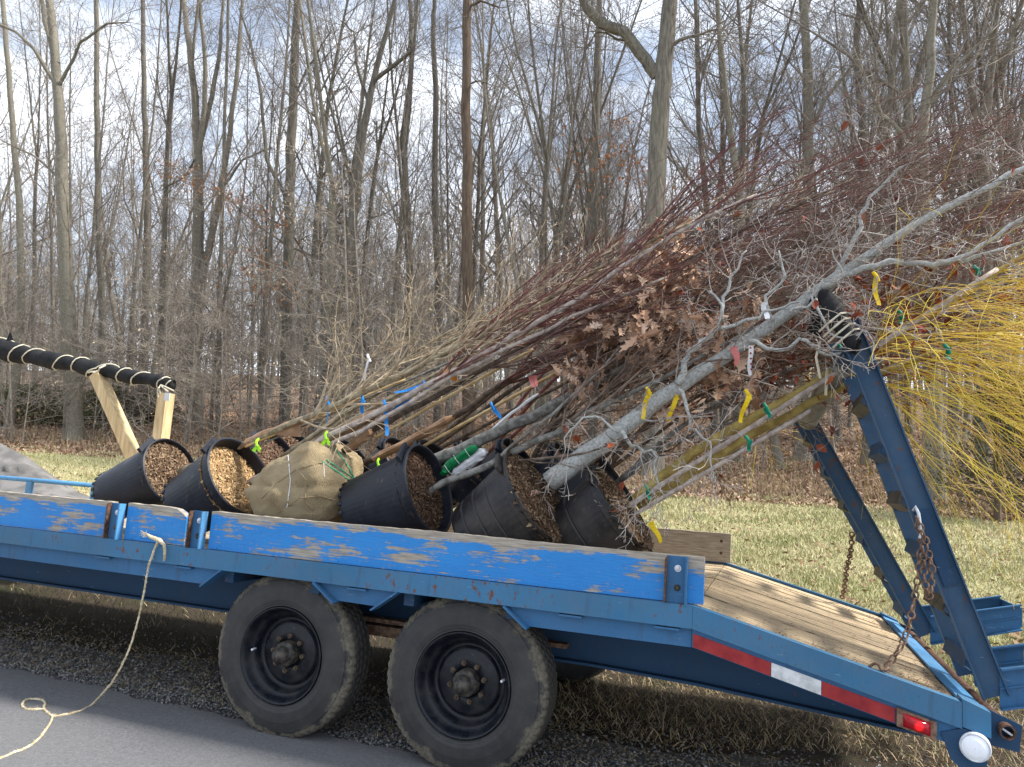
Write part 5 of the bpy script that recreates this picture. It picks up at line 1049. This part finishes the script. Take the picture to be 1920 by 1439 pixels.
t = Thing('wooden_prop', 'slanting pale timber prop that leans against the leftmost pot under the black pole', 'timber', (-4.35, 1.5, .86)); b = MB(); b.beam(A(182, 702, 1.5), A(262, 880, 1.5), .09, .085, V((0, 1, 0))); t.part('timber', b, M['post_wood'])
t = Thing('wooden_prop', 'short upright pale timber prop under the end of the black pole', 'timber', (-4.2, 1.5, .86)); b = MB(); b.beam(A(312, 738, 1.5), A(296, 870, 1.5), .085, .09, V((0, 1, 0))); t.part('timber', b, M['post_wood']); b = MB(); b.beam(A(314, 737, 1.444), A(312, 752, 1.444), .05, .004, V((0, 1, 0))); t.part('metal_strap', b, M['steel'])
b = MB(); nx_, ny_ = 40, 14; vv = []
top = [(-80, 790), (0, 832), (50, 858), (100, 895), (150, 925), (182, 940)]; bot = [(-80, 945), (0, 945), (50, 946), (100, 947), (150, 948), (182, 950)]
for i in range(nx_ + 1):
    f = i / nx_ * 5; k = min(int(f), 4); g = f - k; tx = top[k][0] + (top[k + 1][0] - top[k][0]) * g; ty = top[k][1] + (top[k + 1][1] - top[k][1]) * g; bx = bot[k][0] + (bot[k + 1][0] - bot[k][0]) * g; by = bot[k][1] + (bot[k + 1][1] - bot[k][1]) * g
    for j in range(ny_ + 1):
        h = j / ny_; vv.append(A(tx + (bx - tx) * h, ty + (by - ty) * h, 2.95 - .62 * h + .09 * abs(math.sin(h * 6 + i * .10)) ** .6 + .05 * abs(math.sin(i * .22 + h * 3)) ** .5))
b.add(vv, [(i * (ny_ + 1) + j, (i + 1) * (ny_ + 1) + j, (i + 1) * (ny_ + 1) + j + 1, i * (ny_ + 1) + j + 1) for i in range(nx_) for j in range(ny_)])
n0 = len(b.v); back = [(v[0], v[1] + 1.2 * (1 - (k % (ny_ + 1)) / ny_) + .02, v[2] - .02 - (.0 if k % (ny_ + 1) else 0)) for k, v in enumerate(list(b.v))]
single('tarp', b, M['tarp'], 'grey tarpaulin sloping down behind the blue tube rail at the left', 'tarp', A(60, 945, 2.4), smooth=True).modifiers.new('thickness', 'SOLIDIFY').thickness = .01
# rope
rn = random.Random(51)
rp = [A(296, 1016, -.012), A(286, 1040, -.02), A(278, 1065, -.03), A(270, 1110, -.03), A(262, 1150, -.03), A(250, 1195, -.03), A(235, 1235, -.04), A(215, 1272, -.04), A(195, 1298, -.04)]
G = lambda X, Y: (lambda d: CAM_L + d * ((.022 - CAM_L.z) / d.z))(Rcam.transposed() @ V(((X - 960) / F_PX, (Y - 719.5) / F_PX, 1)))
rp += [G(172, 1322), G(150, 1333), G(125, 1340), G(100, 1343), G(90, 1337), G(80, 1330), G(60, 1331), G(46, 1328), G(42, 1320), G(52, 1312), G(75, 1312), G(84, 1318), G(82, 1328), G(90, 1338), G(98, 1345), G(90, 1362), G(72, 1386), G(50, 1402), G(20, 1414), G(-20, 1430)]
Q_, q_ = smooth_line(rp, [.0075] * len(rp), 5, .0008, rn); b = MB()
for s in range(3):   # three twisted strands
    pts = []; L_ = 0
    for i, p in enumerate(Q_):
        if i: L_ += (Q_[i] - Q_[i - 1]).length
        d = (Q_[min(i + 1, len(Q_) - 1)] - Q_[max(i - 1, 0)]).normalized(); u, w = perp(d); a = L_ * 130 + s * 2.094; pts.append(p + (u * math.cos(a) + w * math.sin(a)) * .0032)
    b.tube(pts, .0038, 5)
tr = Thing('rope', 'frayed sisal rope tied on the side rail, hanging down and looping over the asphalt', 'rope', rp[0]); tr.part('cord', b, M['rope'], smooth=True)
b = MB(); kk = A(300, 1014, -.015); b.tube([A(272, 1000, -.01), A(284, 1008, -.02), kk, A(308, 1022, -.02), A(309, 1036, -.02), A(308, 1052, -.02)], [.004, .010, .012, .008, .007, .006], 7); tr.part('knot', b, M['rope'], smooth=True)
b = MB()
for _ in range(170):
    i = rn.randrange(len(Q_)); d = rvec(rn).normalized(); b.tube([Q_[i], Q_[i] + d * rn.uniform(.008, .022) + rvec(rn) * .003], .0006, 3, cap=False)
for _ in range(30): b.tube([A(276, 1002, -.01), A(276 - rn.uniform(2, 16), 1002 + rn.uniform(-9, 8), -.01 - rn.uniform(0, .02))], .0009, 3, cap=False)
tr.part('loose_fibres', b, M['rope'])
